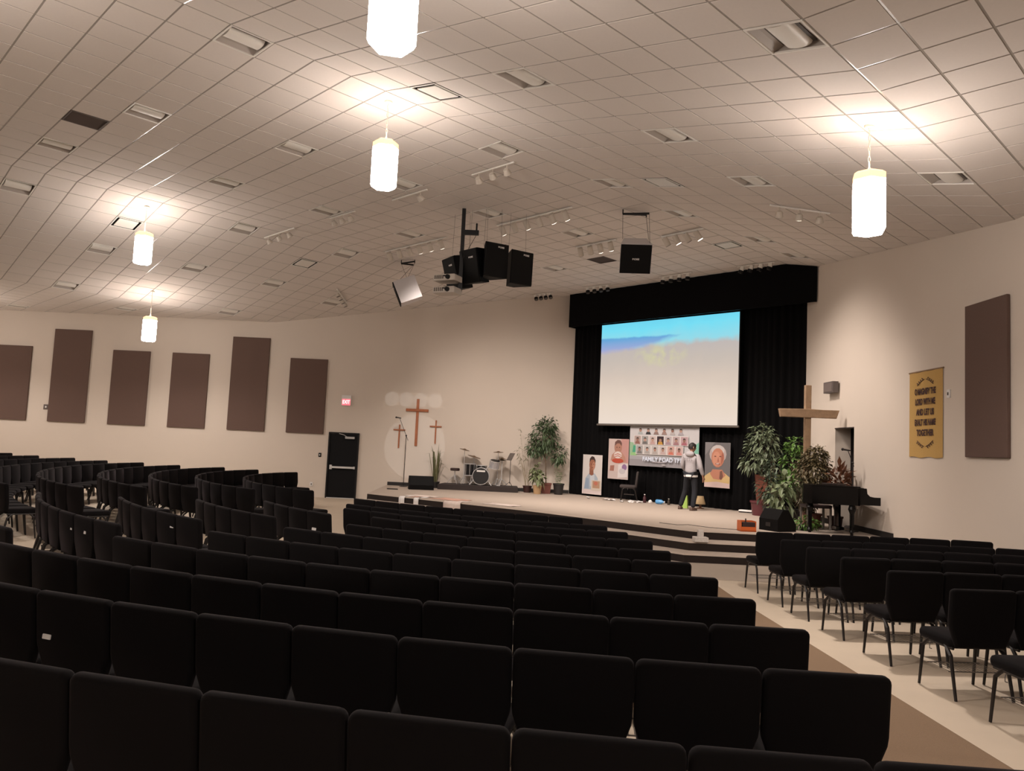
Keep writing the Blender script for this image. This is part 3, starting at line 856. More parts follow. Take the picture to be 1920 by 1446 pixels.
# exit sign
t = thing('exit_sign', 'small red illuminated exit sign on the panel wall', 'exit sign', (-5.52, YL - .003, 2.97))
MB().box((0, -.03, .165), (.30, .06, .33)).build('housing', M_WHITE, t)
MB().box((0, -.063, .11), (.265, .006, .20)).build('face', mat('exit_face', (.6, .05, .06), .4, emit=(1.0, .16, .20), es=1.2), t)
text_part('lettering', 'EXIT', .16, mat('exit_letters', (.9, .8, .8), .4, emit=(1, .75, .75), es=1.3), t, (0, -.068, .11), sx=.72, bold=.004)
def plate(name, lab, cat, loc, w_, h_, m_, rz=0, knob=None):
    t = thing(name, lab, cat, loc, rz)
    MB().cushion(rrect(-w_ / 2, w_ / 2, -h_ / 2, h_ / 2, .006, 2), .02, .004, lambda a, c, d: (a, d - .012, c)).build('plate', m_, t)
    MB().box((0, -.026, 0), (w_ * .3, .012, h_ * .35)).build(knob or 'toggle', M_WHITE if m_ is not M_WHITE else M_FIXD, t)
    return t
plate('light_switch', 'small dark light switch left of the exit door', 'light switch', (-6.27, YL, 1.35), .085, .13, M_BLACK)
plate('wall_outlet', 'white wall outlet low beside the far left chairs', 'outlet', (-6.48, YL, .41), .09, .13, M_WHITE, knob='socket')
plate('wall_box', 'small dark box on the wall between two left panels', 'wall box', (-15.22, YL, 2.48), .16, .16, mat('box_grey', (.12, .09, .08), .6), knob='lens')
# crosses on the wall
def wall_cross(lab, x, z0, z1, xa, xb, za, wv, wh):
    t = thing('wall_cross', lab, 'cross', (x, YL, z0), 0, 'wooden crosses on the wall')
    MB().cushion(rrect(-wv / 2, wv / 2, 0, z1 - z0, .004, 1), .04, .006, lambda a, c, d: (a, d - .022, c)).build('upright', M_WOODX, t)
    MB().cushion(rrect(xa - x, xb - x, za - z0 - wh / 2, za - z0 + wh / 2, .004, 1), .046, .006, lambda a, c, d: (a, d - .026, c)).build('crossbar', M_WOODX, t)
wall_cross('large red-brown wooden cross on the stage wall', -3.21, 1.78, 3.29, -3.585, -2.86, 2.925, .085, .085)
wall_cross('small wooden cross on wall left of the large cross', -3.76, 1.69, 2.44, -3.95, -3.57, 2.27, .045, .04)
wall_cross('small wooden cross on wall right of the large cross', -2.595, 1.88, 2.63, -2.79, -2.41, 2.43, .045, .04)

# ------------------------------------------------------------------ right wall fittings
RZR = -math.pi / 2
tag(MB().cushion(rrect(-.53, .53, 0, 2.42, .008, 1), .06, .01, lambda a, c, d: (a, d - .032, c)).build('acoustic_panel', M_PANEL, None), 'tall brown acoustic panel on the right wall', 'wall panel', 'brown acoustic wall panels')
o = [x for x in COL.objects if x.get('label') == 'tall brown acoustic panel on the right wall'][0]
o.location = (XR - .002, 11.80, 2.07); o.rotation_euler = (0, 0, RZR)
t = thing('scripture_hanging', 'mustard cloth wall hanging with brown lettering and leaf sprays', 'wall hanging', (XR, 13.6, 2.05), RZR)
M_CLOTH = mat('mustard_cloth', (.50, .31, .10), .9, noise=(60, .1), bump=(200, .2)); M_INK = mat('brown_ink', (.055, .022, .02), .8)
WW, WH = 1.1, 1.53
mb = MB(); n = 12
for z_ in (0, WH):
    for i in range(n + 1):
        mb.v.append((-WW / 2 + WW * i / n, -.018 - .004 * math.sin(i * 1.4), z_ + (.012 * math.sin(i * 1.1) if z_ == 0 else 0)))
for i in range(n): mb.f.append((i, i + 1, n + 2 + i, n + 1 + i)); mb.mi.append(0)
mb.build('cloth', M_CLOTH, t, True)
MB().tube([(-WW / 2 - .02, -.015, WH), (WW / 2 + .02, -.015, WH)], .014, 8).build('rod', M_WOODG, t)
for i, s_ in enumerate(['O MAGNIFY THE', 'LORD WITH ME', 'AND LET US', 'EXALT HIS NAME', 'TOGETHER']):
    text_part('lettering', s_, .15, M_INK, t, (0, -.028, 1.16 - .183 * i), sx=(.62, .62, .70, .60, .72)[i], bold=.006)
for z_, sg in ((1.33, 1), (.24, -1)):
    mb = MB()
    for s_ in (-1, 1):
        mb.tube([(s_ * .03, -.026, z_ + sg * .05), (s_ * .14, -.026, z_ + sg * .015), (s_ * .26, -.026, z_ - sg * .05)], .006, 5)
        for q in range(4):
            x = s_ * (.07 + .055 * q); zc = z_ + sg * (.045 - .026 * q)
            mb.add([(x, -.027, zc), (x + s_ * .015, -.027, zc + sg * .03), (x + s_ * .05, -.027, zc + sg * .035), (x + s_ * .035, -.027, zc + sg * .008)], [(0, 1, 2, 3)])
    mb.build('leaf_spray', M_INK, t)
plate('light_switch', 'white switch plate between the wall hanging and right panel', 'light switch', (XR, 12.88, 3.12), .09, .14, M_WHITE, RZR)
t = thing('wall_speaker', 'small grey-brown speaker box high on the right wall', 'speaker', (XR, 17.5, 3.45), RZR)
MB().prism(rrect(-.26, .26, -.17, -.035, .01, 2), 0, .25).build('cabinet', mat('taupe_plastic', (.10, .08, .075), .6), t)
MB().box((0, -.173, .125), (.46, .008, .2)).build('grille', mat('taupe_grille', (.14, .11, .10), .8), t)
MB().box((0, -.02, .125), (.1, .04, .1)).build('bracket', M_BLACK, t)

# ------------------------------------------------------------------ ceiling speakers, projectors, tracks
def rotm(yaw, pitch, roll=0):
    return Matrix.Rotation(yaw, 3, 'Z') @ Matrix.Rotation(pitch, 3, 'X') @ Matrix.Rotation(roll, 3, 'Y')
def speaker(lab, loc, yaw, tilt, w_, h_, d_, cab, drops, group=None, logo=(0, .0), roll=0, tap=.72):
    """front faces local -y; tilt turns the front downwards"""
    t = thing('hanging_speaker', lab, 'speaker', loc, 0, group)
    R = rotm(yaw, tilt, roll)
    def P(n_, mb_, m_, par=t):
        o = mb_.build(n_, m_, par); o.rotation_mode = 'XYZ'; o.rotation_euler = R.to_euler() if par is t else (0, 0, 0); return o
    body = P('cabinet', MB().prism([(-w_ / 2, -d_ / 2), (w_ / 2, -d_ / 2), (w_ / 2 * tap, d_ / 2), (-w_ / 2 * tap, d_ / 2)], -h_ / 2, h_ / 2), cab)
    g = MB().cushion(rrect(-w_ / 2 + .008, w_ / 2 - .008, -h_ / 2 + .008, h_ / 2 - .008, .012, 2), .03, .008, lambda a, c, d: (a, d - d_ / 2 - .012, c)).build('grille', M_SPKB, body)
    text_part('badge', 'BOSE', .045, M_WHITE, g, (logo[0] * w_, -d_ / 2 - .03, logo[1] * h_), sx=1.3, bold=.002)
    if drops:
        for (lx, ly), (cx_, cy_) in drops:
            p = R @ Vector((lx * w_, ly * d_, h_ / 2)); q = Vector((cx_, cy_, ceil_z((loc[0] + cx_ - loc[1] - cy_) / S2) - loc[2] - .10))
            MB().tube([p, q], .006, 4).build('hanging_cable', M_WIRE, t)
        mb = MB()
        cs = [Vector((c[0], c[1], 0)) for _, c in drops]
        zc = ceil_z((loc[0] - loc[1]) / S2) - loc[2] - .10
        mb.tube([cs[0] + Vector((0, 0, zc)), cs[1] + Vector((0, 0, zc + .05))], .022, 6)
        if len(cs) > 2: mb.tube([cs[0] + Vector((0, 0, zc)), cs[2] + Vector((0, 0, zc))], .022, 6)
        for c in cs[:2]: mb.cyl(c + Vector((0, 0, zc)), c + Vector((0, 0, zc + .095)), .012, n=6)
        mb.build('ceiling_bracket', M_BLACK, t)
    return t
speaker('black-fronted loudspeaker hanging alone right of the speaker cluster', (2.22, 15.25, 5.84), math.radians(-4), math.radians(30), .62, .60, .46, M_SPKW,
        [((-.42, .3), (-.26, .1)), ((.42, .3), (.24, .25)), ((.42, -.3), (.26, .0))], 'hanging loudspeakers', (0, .0))
speaker('loudspeaker with pale side panel hanging left of the cluster', (-3.12, 20.6, 5.98), math.radians(-82), math.radians(24), .60, .62, .60, M_SPKW,
        [((-.3, .2), (-.22, 0)), ((.3, .2), (.16, -.1)), ((.3, -.2), (.1, .1))], 'hanging loudspeakers', (0, .3))
CLU = [('leftmost black speaker of the central hanging cluster', (-1.36, 16.10, 5.52), -58, 16), ('second black speaker from left in the central cluster', (-.97, 15.74, 5.60), -46, 12),
       ('third black speaker from left in the central cluster', (-.67, 15.62, 5.68), 30, 2), ('rightmost black speaker of the central hanging cluster', (-.16, 15.86, 5.60), 34, 2)]
for (lab, loc, ya, ti) in CLU:
    t = speaker(lab, loc, math.radians(ya), math.radians(ti), .54, .70, .40, M_SPKB, None, 'central speaker cluster', (.15, .25 if ya < 0 else .38), tap=.35)
    for s_ in (-.18, .18):
        MB().tube([(s_, .05, .33), (s_ * .9, .08, ceil_z((loc[0] - loc[1]) / S2) - loc[2] - .013)], .003, 4).build('hanging_cable', M_FRAME, t)
t = thing('ceiling_pole', 'black ceiling pole with a side arm carrying two projectors', 'pole', (-1.30, 15.72, 5.04))
MB().box((0, 0, .88), (.075, .075, 1.75)).build('pole', M_BLACK, t)
MB().box((.17, -.02, 1.25), (.32, .06, .10)).build('side_arm', M_BLACK, t)
MB().box((-.12, 0, .10), (.26, .06, .05)).box((-.12, 0, .34), (.26, .06, .05)).build('projector_arm', M_BLACK, t)
MB().tube([(.28, -.02, 1.3), (.28, -.02, 1.45)], .02, 6).tube([(.28, -.02, 1.2), (.0, -.1, .62)], .006, 4).build('brace', M_BLACK, t)
M_PROJ = mat('projector_shell', (.50, .45, .40), .5)
for lab, z_ in (('upper white projector on the black ceiling pole', 5.22), ('lower white projector on the black ceiling pole', 4.965)):
    t = thing('projector', lab, 'projector', (-1.55, 15.66, z_), math.radians(-24), 'projectors on the ceiling pole')
    MB().prism(rrect(-.25, .25, -.19, .17, .03, 3), 0, .13, .02).build('body', M_PROJ, t)
    MB().cyl((.10, -.19, .065), (.10, -.235, .065), .05, .045, 14).build('lens', M_BLACK, t)
    v_ = MB()
    for q in range(5): v_.box((-.20 + .045 * q, -.192, .07), (.025, .008, .075))
    v_.build('vent', M_FIXD, t)
    MB().box((.02, -.193, .09), (.05, .006, .025)).box((.06, 0, .15), (.30, .05, .05)).build('mount', M_BLACK, t)

def spot_lamp(parent, loc, target, watts, size=92, blend=1.0):
    ld = bpy.data.lights.new('track_spot', 'SPOT'); ld.energy = watts; ld.color = SPOT_C
    ld.spot_size = math.radians(size); ld.spot_blend = blend; ld.shadow_soft_size = .18
    lo = bpy.data.objects.new('track_spot', ld); COL.objects.link(lo)
    d = Vector(target) - Vector(loc)
    lo.location = Vector(loc) - Vector(parent.location) if parent else loc
    lo.rotation_euler = d.to_track_quat('-Z', 'Y').to_euler()
    if parent: lo.parent = parent
    return lo
M_LENS = mat('lit_lens', (.9, .88, .8), .3, emit=(1, .9, .78), es=6.0)
M_LENSOFF = mat('dark_lens', (.10, .09, .08), .2)
M_CAN = mat('cream_can', (.60, .54, .47), .5)
def track(lab, uv0, uv1, n, kind, aims, lit=(), group='ceiling track lights'):
    """aims: direction target of the heads"""
    p0 = uv_xy(*uv0); p1 = uv_xy(*uv1)
    A = Vector((*p0, ceil_z(uv0[0]) - .016)); B = Vector((*p1, ceil_z(uv1[0]) - .016))
    C = (A + B) / 2
    t = thing('track_light', lab, 'track light', C, 0, group)
    rl = MB(); d = (B - A); Lr = d.length
    q = d.to_track_quat('X', 'Z').to_matrix()
    rl.box((0, 0, -.012), (Lr, .036, .024), q).build('rail', M_FIX, t)
    for i in range(n):
        s = (i + .5) / n if n > 1 else .82
        P = A + d * s
        tg = Vector(aims) + (Vector((d.x, d.y, 0)) * (s - .5) * 1.5)
        D = (tg - P).normalized()
        Hd = P + Vector((0, 0, -.14)) - C
        hm = MB()
        hm.cyl(P - C + Vector((0, 0, -.02)), P - C + Vector((0, 0, -.08)), .012, n=6)
        if kind == 'can':
            hm.cyl(Hd - D * .09, Hd + D * .11, .062, .066, 12)
            hm.tube([P - C + Vector((0, 0, -.08)), Hd - D * .02], .014, 5)
            e0, r_ = Hd + D * .112, .058
        elif kind == 'gimbal':
            hm.cyl(Hd - D * .05, Hd + D * .05, .04, .07, 12)
            hm.tube([P - C + Vector((0, 0, -.07)), Hd + Vector((.06, .0, .02)), Hd + Vector((.05, 0, -.02))], .007, 4).tube([P - C + Vector((0, 0, -.07)), Hd + Vector((-.06, .0, .02)), Hd + Vector((-.05, 0, -.02))], .007, 4)
            e0, r_ = Hd + D * .051, .06
        else:
            Hd = P + Vector((0, 0, -.10)) - C
            hm.cyl(Hd - D * .08, Hd + D * .02, .05, .058, 12)
            hm.tube([P - C + Vector((0, 0, -.05)), Hd - D * .04], .014, 5)
            e0, r_ = Hd + D * .10, .05
        hd = smooth_by_angle(hm.build('head', M_CAN if kind != 'snoot' else M_FIX, t))
        if kind == 'snoot':
            MB().cyl(Hd + D * .02, Hd + D * .10, .062, .062, 12).build('snoot', M_BLACK, hd)
        q_ = MB().cyl(e0, e0 + D * .004, r_, r_, 12).build('lens', M_LENS if i in lit else M_LENSOFF, hd)
        if i in lit:
            spot_lamp(t, C + e0 + D * .03, tg, SPOT_W)
    return t
def beam(src, tgt, w_, h_, watts):
    d = Vector(tgt) - Vector(src); L_ = d.length
    ld = bpy.data.lights.new('projector_beam', 'SPOT'); ld.energy = watts; ld.color = (.92, .97, 1.0); ld.use_square = True
    ld.spot_size = 2 * math.atan(w_ / 2 / L_); ld.spot_blend = .04; ld.shadow_soft_size = .01
    lo = bpy.data.objects.new('projector_beam', ld); COL.objects.link(lo); lo.location = src
    lo.rotation_euler = d.to_track_quat('-Z', 'Y').to_euler()
beam((-2.0, 15.95, 5.00), (-3.23, 24.8, 1.80), 1.95, 1.95, 420)
for q in range(4): beam((-2.0, 15.95, 5.25), (-4.06 + .465 * q, 24.8, 3.26), .465, .465, 420)
ST = (3.0, 21.5, .5)       # middle of the stage
track('three-headed white track light above the middle of the hall', (-10.39, 8.95), (-9.33, 8.98), 3, 'gimbal', ST)
track('single-headed white track light behind the middle pendant', (-12.8, 8.92), (-11.7, 8.94), 1, 'gimbal', ST)
track('three-headed white track light beside a recessed fixture, left of centre', (-15.01, 8.82), (-14.08, 8.86), 3, 'gimbal', (-1, 22, .5))
track('three-headed track light farthest left on the ceiling', (-17.56, 8.55), (-16.41, 8.72), 3, 'gimbal', (-2, 22, .5))
track('six-headed can track light above the central speaker cluster', (-12.36, 11.45), (-10.15, 11.46), 6, 'can', (3.4, 20.5, .6), lit=(0, 2, 4, 5))
track('six-headed can track light above the pale-sided speaker', (-16.48, 11.36), (-14.05, 11.4), 6, 'can', (-.8, 23.6, 1.2), lit=(3, 4, 5))
track('four-headed can track light left of the lone speaker', (-12.13, 13.88), (-10.91, 13.88), 4, 'can', (3.6, 21.6, .6), lit=(2, 3))
track('four-headed can track light right of the lone speaker', (-9.95, 14.3), (-8.83, 14.24), 4, 'can', (6.5, 17.0, 1.9), lit=(1, 3))
track('three-headed track light on the right sloping ceiling', (-6.25, 12.17), (-5.43, 12.71), 3, 'gimbal', (5.5, 17, .5), lit=(1,))
track('small track light cluster on the left slope near the wall', (-19.64, 11.91), (-20.5, 12.8), 4, 'gimbal', (-3, 23, 1), lit=())
for nm, a, b in (('leftmost', (-17.05, 17.55), (-16.27, 17.6)), ('second', (-14.96, 17.6), (-14.0, 17.65)), ('third', (-12.31, 17.65), (-11.25, 17.65)), ('rightmost', (-9.98, 17.75), (-8.97, 17.8))):
    track('%s row of four black-snouted spots along the valance' % nm, a, b, 4, 'snoot', (b[0] * .25 + 6.3, 20.5, .6), group='spots along the valance')

# ------------------------------------------------------------------ plants
def leafmat(name, c, rough=.45): return mat(name, c, rough, noise=(25, .25))
M_LF1 = leafmat('ficus_leaf', (.075, .115, .055)); M_LF2 = leafmat('pale_leaf', (.20, .24, .12)); M_LF3 = leafmat('fern_leaf', (.10, .20, .04))
M_LF4 = leafmat('brown_leaf', (.11, .085, .04)); M_LF5 = leafmat('rust_leaf', (.15, .06, .03)); M_LF6 = leafmat('grass_leaf', (.14, .14, .065))
M_STEM = mat('plant_stem', (.12, .08, .05), .8); M_STEM2 = mat('cane', (.24, .19, .10), .7)
def leaf_add(mb, p, d, L_, W_, rnd, droop=.35):
    d = Vector(d).normalized()
    s = d.cross(Vector((0, 0, 1)))
    s = s.normalized() if s.length > 1e-3 else Vector((1, 0, 0))
    s = (s + Vector((rnd.uniform(-.4, .4), rnd.uniform(-.4, .4), rnd.uniform(-.4, .4)))).normalized()
    p = Vector(p); dn = Vector((0, 0, -droop * L_))
    mid = p + d * L_ * .5 + dn * .25; tip = p + d * L_ + dn
    up = s.cross(d).normalized() * W_ * .12
    mb.add([p, mid + s * W_ / 2 + up, tip, mid - s * W_ / 2 + up, mid], [(0, 4, 1), (4, 2, 1), (0, 3, 4), (4, 3, 2)])
def crown(lobes, n, L_, W_, seed, shell=.55, droop=.4):
    rnd = random.Random(seed); mb = MB(); tot = sum(l[4] for l in lobes)
    for (c, rx, ry, rz_, wt) in lobes:
        for _ in range(int(n * wt / tot)):
            th = rnd.uniform(0, 2 * math.pi); cz = rnd.uniform(-1, 1); rr = (shell + (1 - shell) * rnd.random()) * rnd.uniform(.75, 1.08)
            q = math.sqrt(1 - cz * cz); e = Vector((q * math.cos(th), q * math.sin(th), cz))
            p = Vector((c[0] + rx * rr * e.x, c[1] + ry * rr * e.y, c[2] + rz_ * rr * e.z))
            d = e + Vector((rnd.uniform(-.8, .8), rnd.uniform(-.8, .8), rnd.uniform(-.9, .4)))
            k = rnd.uniform(.7, 1.2)
            leaf_add(mb, p, d, L_ * k, W_ * k, rnd, droop)
    return mb
def branches(base, lobes, seed, n=9, r0=.02):
    rnd = random.Random(seed); mb = MB(); b = Vector(base)
    top = Vector(lobes[0][0])
    mb.tube([b, b.lerp(top, .5) + Vector((.02, .01, 0)), top], [r0, r0 * .8, r0 * .4], 6)
    for _ in range(n):
        c, rx, ry, rz_, wt = rnd.choice(lobes)
        s = b.lerp(top, rnd.uniform(.4, .9))
        e = Vector((c[0] + rnd.uniform(-.7, .7) * rx, c[1] + rnd.uniform(-.7, .7) * ry, c[2] + rnd.uniform(-.4, .8) * rz_))
        mb.tube([s, s.lerp(e, .5) + Vector((0, 0, .04)), e], [r0 * .45, r0 * .3, r0 * .15], 4)
    return mb
def pot(t, m_, r0, r1, h, square=False, name='pot'):
    n = 4 if square else 18
    R = Matrix.Rotation(math.pi / 4, 3, 'Z') if square else None
    o = MB().lathe([(r0, 0), (r1 * .97, h * .86), (r1 * 1.06, h * .87), (r1 * 1.06, h), (r1 * .9, h), (r1 * .86, h * .9)], n, R=R).build(name, m_, t)
    if not square: smooth_by_angle(o)
    MB().lathe([(.001, h * .905), (r1 * .87, h * .9)], n, R=R, caps=False).build('soil', M_SOIL, t)
    return o
def plant(name, lab, loc, potargs, lobes, n, L_, W_, lm, seed, stem=M_STEM, stembase=None, nb=9, r0=.02, shell=.55, droop=.4):
    t = thing(name, lab, 'plant', loc, 0, 'stage plants')
    if potargs: pot(t, *potargs)
    crown(lobes, n, L_, W_, seed, shell, droop).build('foliage', lm, t)
    branches(stembase or (0, 0, .2), lobes, seed, nb, r0).build('stem', stem, t)
    return t
TERRA = mat('terracotta_red', (.17, .055, .04), .6); DKPOT = mat('dark_red_pot', (.045, .016, .014), .5); BKPOT = mat('black_pot', (.018, .016, .016), .5)
TANPOT = mat('tan_wicker', (.42, .27, .14), .8, bump=(90, .6)); BURG = mat('burgundy_glaze', (.10, .025, .03), .35); RUST = mat('red_wicker', (.17, .05, .03), .7, noise=(14, .5))
plant('ficus_tree', 'tall bushy dark green ficus in a terracotta pot by the curtain', (1.0, 24.25, ZS), (TERRA, .18, .23, .33, True),
      [((-.12, 0, 1.78), .48, .34, .60, 6), ((-.02, 0, 2.15), .32, .25, .28, 2), ((-.40, 0, 1.42), .28, .25, .32, 2), ((.34, -.05, 1.25), .28, .22, .34, 2.2)], 1500, .13, .055, M_LF1, 11, nb=14)
t = thing('bamboo_plant', 'thin pale bamboo stalks with sparse leaves in a dark pot', 'plant', (.42, 24.38, ZS), 0, 'stage plants')
pot(t, DKPOT, .11, .14, .21)
mb = MB(); fb = MB(); rb = random.Random(5)
for q in range(9):
    dx = rb.uniform(-.42, .18); hh = rb.uniform(1.2, 2.05); b0 = Vector((rb.uniform(-.07, .07), rb.uniform(-.06, .06), .18))
    e = Vector((dx, rb.uniform(-.15, .1), hh)); mb.tube([b0, b0.lerp(e, .5) + Vector((0, 0, .03)), e], [.006, .005, .003], 4)
    for s_ in range(9):
        p = b0.lerp(e, rb.uniform(.6, 1.0)); leaf_add(fb, p, (rb.uniform(-1, 1), rb.uniform(-1, 1), rb.uniform(-.5, .6)), .15, .022, rb, .3)
mb.build('stem', M_STEM2, t); fb.build('foliage', M_LF6, t)
plant('variegated_plant', 'short cream and green leafed plant in a tan wicker pot', (.72, 23.85, ZS), (TANPOT, .11, .14, .26),
      [((0, 0, .55), .22, .2, .22, 3), ((-.05, 0, .75), .16, .15, .15, 1)], 110, .20, .095, M_LF2, 13, nb=8, r0=.012, shell=.3)
t = thing('fern_plant', 'bright green fern in a black pot right of the ficus', 'plant', (1.38, 24.02, ZS), 0, 'stage plants')
pot(t, BKPOT, .13, .17, .34)
mb = MB(); rb = random.Random(8)
for q in range(46):
    a = rb.uniform(0, 6.28); r_ = rb.uniform(.05, .26); hh = rb.uniform(.6, 1.02)
    p0 = Vector((rb.uniform(-.05, .05), rb.uniform(-.05, .05), .30)); p2 = Vector((-.03 + r_ * math.cos(a), r_ * math.sin(a), hh))
    for s_ in range(7):
        k = .05 + .95 * s_ / 6; p = p0.lerp(p2, k); leaf_add(mb, p, Vector((math.cos(a + 1.5 * (-1) ** s_), math.sin(a + 1.5 * (-1) ** s_), .5)), .11 * (1.2 - k * .6), .02, rb, .4)
mb.build('foliage', M_LF3, t)
t = thing('ornamental_grass', 'tall arching grass plant behind the floor monitor', 'plant', (-2.5, 24.45, ZS), 0, 'stage plants')
pot(t, BKPOT, .12, .15, .2)
mb = MB(); rb = random.Random(4)
for q in range(44):
    a = rb.uniform(0, 6.28); r_ = rb.uniform(.12, .50) * (.35 if rb.random() < .25 else 1); hh = rb.uniform(.7, 1.35)
    p0 = Vector((rb.uniform(-.06, .06), rb.uniform(-.05, .05), .16)); p1 = p0 + Vector((.5 * r_ * math.cos(a), .25 * r_ * math.sin(a), hh * .75)); p2 = p0 + Vector((r_ * math.cos(a), .6 * r_ * math.sin(a), hh - r_ * .75))
    w_ = Vector((-math.sin(a), math.cos(a), 0)) * .012
    mb.add([p0 - w_, p0 + w_, p1 + w_, p1 - w_, p2], [(0, 1, 2, 3), (3, 2, 4)])
mb.build('foliage', M_LF6, t)
# right hand group
t = thing('ficus_tree', 'leafy green tree in a red wicker planter right of the screen', 'plant', (6.12, 19.25, ZS), 0, 'stage plants')
pot(t, BURG, .20, .25, .36, name='saucer_pot')
o = MB().lathe([(.14, .34), (.20, .98), (.21, 1.0), (.18, 1.0), (.17, .94)], 4, R=Matrix.Rotation(math.radians(35), 3, 'Z')).build('planter', RUST, t)
LB = [((.02, 0, 1.75), .46, .42, .52, 6), ((-.18, 0, 1.35), .34, .3, .35, 2.5), ((.22, -.1, 1.25), .34, .3, .32, 2), ((-.02, 0, 2.05), .30, .3, .26, 2)]
crown(LB, 620, .16, .075, 21).build('foliage', leafmat('glossy_leaf', (.14, .175, .105)), t); branches((0, 0, .9), LB, 21, 12, .022).build('stem', M_STEM, t)
plant('vine_plant', 'bright green climbing vine behind the wooden cross', (6.30, 17.65, ZS), (BKPOT, .14, .17, .3),
      [((-.02, 0, 1.35), .20, .18, .55, 3), ((.1, 0, 1.75), .25, .2, .22, 1.5), ((-.06, 0, .9), .22, .2, .35, 1.2)], 330, .13, .085, M_LF3, 31, nb=8)
plant('brown_shrub', 'tall brownish olive shrub in front of the wooden cross', (6.35, 16.55, ZS), (TERRA, .15, .19, .3),
      [((0, 0, 1.15), .38, .32, .50, 5), ((.06, 0, 1.5), .26, .22, .26, 2), ((-.12, 0, .65), .28, .25, .3, 2)], 2400, .10, .048, M_LF4, 41, nb=14)
plant('croton_plant', 'upright rust coloured broad leaf plant beside the doorway', (6.72, 16.25, ZS), (DKPOT, .12, .15, .28),
      [((.02, 0, .90), .26, .2, .30, 3), ((.07, 0, 1.10), .22, .18, .22, 1.5)], 210, .22, .08, M_LF5, 51, nb=9, r0=.014, droop=-.05)
plant('broadleaf_plant', 'broad pale leafed plant standing behind the black wedge monitor', (5.55, 16.2, ZS), (BKPOT, .13, .17, .28),
      [((0, 0, .62), .30, .26, .28, 3), ((.1, 0, .9), .24, .2, .22, 2)], 150, .22, .105, leafmat('broad_leaf', (.17, .21, .11)), 61, nb=9, r0=.012, shell=.3)
plant('low_ivy', 'low bright green ivy on the stage floor before the piano legs', (5.92, 15.75, ZS), (BKPOT, .10, .12, .1),
      [((.0, 0, .16), .30, .18, .13, 3)], 150, .09, .06, M_LF3, 71, nb=5, r0=.006)
plant('dark_pothos', 'dark leafy trailing plant between the ficus and broad leaved plant', (5.92, 17.9, ZS), (BKPOT, .15, .18, .32),
      [((.0, 0, .75), .36, .3, .42, 3), ((.12, 0, 1.25), .3, .25, .4, 2)], 420, .13, .06, leafmat('dark_leaf', (.035, .055, .03)), 81, nb=9)

# ------------------------------------------------------------------ timber cross
t = thing('timber_cross', 'rough weathered timber cross standing among the stage plants', 'cross', (6.37, 16.95, ZS))
MB().cushion(rrect(-.066, .066, .06, 3.06, .008, 1), .11, .012).build('upright', M_WOODG, t)
MB().cushion([(-.62, 2.34), (.60, 2.345), (.665, 2.53), (.3, 2.525), (0, 2.535), (-.655, 2.515)], .09, .012, lambda a, c, d: (a, d - .06, c)).build('crossbar', M_WOODG, t)
MB().box((0, 0, .03), (.5, .5, .06)).build('base', M_WOODG, t)

# ------------------------------------------------------------------ grand piano and bench
t = thing('grand_piano', 'black grand piano seen from its side near the right wall', 'piano', (6.38, 15.42, ZS), math.radians(-4))
# x runs from the tail (left) to the keyboard (right)
body = [(-.66, -.10), (-.55, -.32), (.30, -.36), (.34, -.37), (.34, .72), (.05, .70), (-.20, .52), (-.42, .30), (-.62, .10)]
MB().prism(body, .58, .92).build('case', M_PIANO, t)
MB().prism([(x * 1.012 if x < .3 else x, y * 1.01) for x, y in body], .925, .95, .006).build('lid', M_PIANO, t)
kb = MB()
prof = [(.34, .60), (.62, .60), (.72, .60), (.72, .755), (.60, .755), (.52, .77), (.47, .82), (.46, .92), (.34, .92)]
for ya, yb in ((-.37, -.31), (.66, .72)):
    n = len(prof); kb.add([(x, ya, z_) for x, z_ in prof] + [(x, yb, z_) for x, z_ in prof], [tuple(range(n)), tuple(range(n, 2 * n))[::-1]] + [(i, n + i, n + (i + 1) % n, (i + 1) % n) for i in range(n)])
kb.box((.53, .175, .635), (.38, .97, .07)); kb.build('key_cheeks', M_PIANO, t)
MB().box((.575, .175, .682), (.20, .96, .022)).build('white_keys', M_WHITE, t)
MB().box((.40, .175, .85), (.05, .97, .15)).build('fallboard', M_PIANO, t)
lm_ = MB().lathe([(.055, .58), (.075, .50), (.045, .42), (.04, .10), (.055, .06), (.03, .055), (.03, .0)], 10).mesh('leg', M_PIANO)
for x, y in ((-.50, -.02), (.22, -.27), (.22, .62)): link('leg', lm_, t, (x, y, 0))
ly = MB(); ly.box((.1, .17, .36), (.04, .22, .46)).box((.1, .17, .10), (.16, .30, .06)); ly.build('pedal_lyre', M_PIANO, t)
MB().box((-.05, .2, .965), (.22, .3, .02)).box((.08, .12, .968), (.24, .2, .02)).build('sheet_music', mat('dark_folder', (.03, .02, .018), .5), t)
t = thing('piano_bench', 'small padded bench behind the grand piano legs', 'bench', (6.30, 16.22, ZS), math.radians(8))
MB().cushion(rrect(-.28, .28, -.17, .17, .03), .07, .02, lambda a, c, d: (a, c, .47 + d)).build('seat', mat('bench_vinyl', (.05, .03, .03), .5), t)
lg = MB().prism(rrect(-.02, .02, -.02, .02, .005, 1), 0, .435).mesh('leg', mat('bench_grey', (.30, .27, .25), .5))
for sx in (-.25, .25):
    for sy in (-.14, .14): link('leg', lg, t, (sx, sy, 0))

